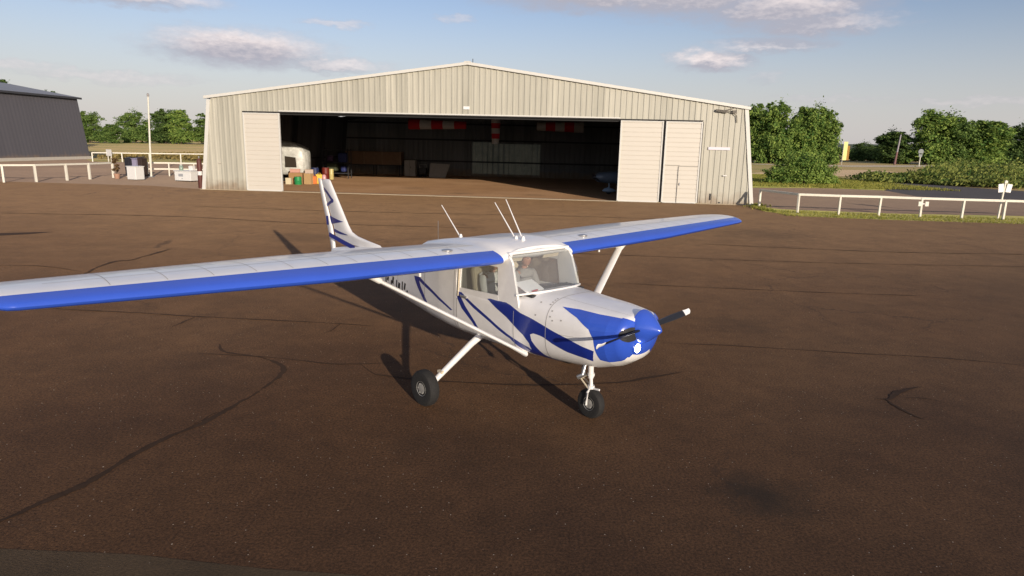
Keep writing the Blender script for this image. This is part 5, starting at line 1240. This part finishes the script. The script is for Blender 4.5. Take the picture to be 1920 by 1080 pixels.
def cover(vec):
    last=None
    for a,e_,ww,hh,s in CL:
        v1=node(nt,'ShaderNodeVectorMath',operation='SUBTRACT');v1.inputs[1].default_value=(a,e_,0);lk(nt,vec,v1.inputs[0])
        v2=node(nt,'ShaderNodeVectorMath',operation='MULTIPLY');v2.inputs[1].default_value=(1/ww,1/hh,0);lk(nt,v1.outputs[0],v2.inputs[0])
        v3=node(nt,'ShaderNodeVectorMath',operation='LENGTH');lk(nt,v2.outputs[0],v3.inputs[0])
        mr=node(nt,'ShaderNodeMapRange',interpolation_type='SMOOTHSTEP');mr.inputs[1].default_value=1.25;mr.inputs[2].default_value=.30;mr.inputs[3].default_value=0;mr.inputs[4].default_value=s;lk(nt,v3.outputs['Value'],mr.inputs[0])
        if last is None:last=mr.outputs[0]
        else:
            mx=node(nt,'ShaderNodeMath',operation='MAXIMUM');lk(nt,last,mx.inputs[0]);lk(nt,mr.outputs[0],mx.inputs[1]);last=mx.outputs[0]
    return last
c0=cover(wp.outputs[0])
up=node(nt,'ShaderNodeVectorMath',operation='ADD');up.inputs[1].default_value=(.4,.75,0);lk(nt,wp.outputs[0],up.inputs[0])
c1=cover(up.outputs[0])
lit=node(nt,'ShaderNodeMath',operation='SUBTRACT');lk(nt,c0,lit.inputs[0]);lk(nt,c1,lit.inputs[1])
nb=wnoise(1.4,st.outputs[0],6,.6)
l2=node(nt,'ShaderNodeMath',operation='MULTIPLY_ADD');l2.inputs[1].default_value=.9;lk(nt,nb.outputs[0],l2.inputs[0]);l2.inputs[2].default_value=-.36
l3=node(nt,'ShaderNodeMath',operation='ADD',use_clamp=True);lk(nt,lit.outputs[0],l3.inputs[0]);lk(nt,l2.outputs[0],l3.inputs[1])
ccol=node(nt,'ShaderNodeMix',data_type='RGBA');lk(nt,l3.outputs[0],ccol.inputs[0])
CLOUD_D=(3.65,3.6,4.15);CLOUD_L=(7.9,7.0,6.8);SKY_TINT=(1.04,.93,1.06)
ccol.inputs[6].default_value=(*CLOUD_D,1);ccol.inputs[7].default_value=(*CLOUD_L,1)
# horizon haze is painted in: a flat grey-lavender mixed over the sky by elevation
fin_=node(nt,'ShaderNodeMix',data_type='RGBA');lk(nt,c0,fin_.inputs[0]);tn=node(nt,'ShaderNodeVectorMath',operation='MULTIPLY');tn.inputs[1].default_value=SKY_TINT;lk(nt,sky.outputs[0],tn.inputs[0]);se=node(nt,'ShaderNodeSeparateXYZ');lk(nt,dg.outputs[0],se.inputs[0]);hz=node(nt,'ShaderNodeMapRange',interpolation_type='SMOOTHSTEP');hz.inputs[1].default_value=12;hz.inputs[2].default_value=0;hz.inputs[3].default_value=0;hz.inputs[4].default_value=.8;lk(nt,se.outputs[1],hz.inputs[0]);hm=node(nt,'ShaderNodeMix',data_type='RGBA');lk(nt,hz.outputs[0],hm.inputs[0]);lk(nt,tn.outputs[0],hm.inputs[6]);hm.inputs[7].default_value=(4.75,4.65,4.85,1);lk(nt,hm.outputs[2],fin_.inputs[6]);lk(nt,ccol.outputs[2],fin_.inputs[7])
lk(nt,fin_.outputs[2],bg.inputs[0])
sd=bpy.data.lights.new('sun','SUN');sd.energy=3.6;sd.angle=R(.6);sd.color=(1.0,.87,.72)
so=bpy.data.objects.new('sun',sd);COL.objects.link(so)
S_=Vector((math.cos(SUN_AZ)*math.cos(SUN_EL),math.sin(SUN_AZ)*math.cos(SUN_EL),math.sin(SUN_EL)))
so.rotation_euler=S_.to_track_quat('Z','Y').to_euler();so.location=(0,-10,30)
cd=bpy.data.cameras.new('camera');cam=bpy.data.objects.new('camera',cd);COL.objects.link(cam);scene.camera=cam
cd.sensor_width=36;cd.lens=36*1250/1920;cd.clip_end=6000;cd.clip_start=.05
pitch,roll=.212732,.0235
fw=Vector((0,math.cos(pitch),-math.sin(pitch)));upv=Vector((0,math.sin(pitch),math.cos(pitch)));rt=Vector((1,0,0))
r2=math.cos(roll)*rt+math.sin(roll)*upv;u2=-math.sin(roll)*rt+math.cos(roll)*upv
cam.matrix_world=Matrix(((r2.x,u2.x,-fw.x,0),(r2.y,u2.y,-fw.y,0),(r2.z,u2.z,-fw.z,2.9688),(0,0,0,1)))
scene.view_settings.view_transform='Standard';scene.view_settings.look='None';scene.view_settings.gamma=1;scene.view_settings.exposure=.3
scene.render.engine='CYCLES'
try:
    scene.cycles.use_denoising=True;scene.cycles.max_bounces=8;scene.cycles.transparent_max_bounces=12
except Exception: pass
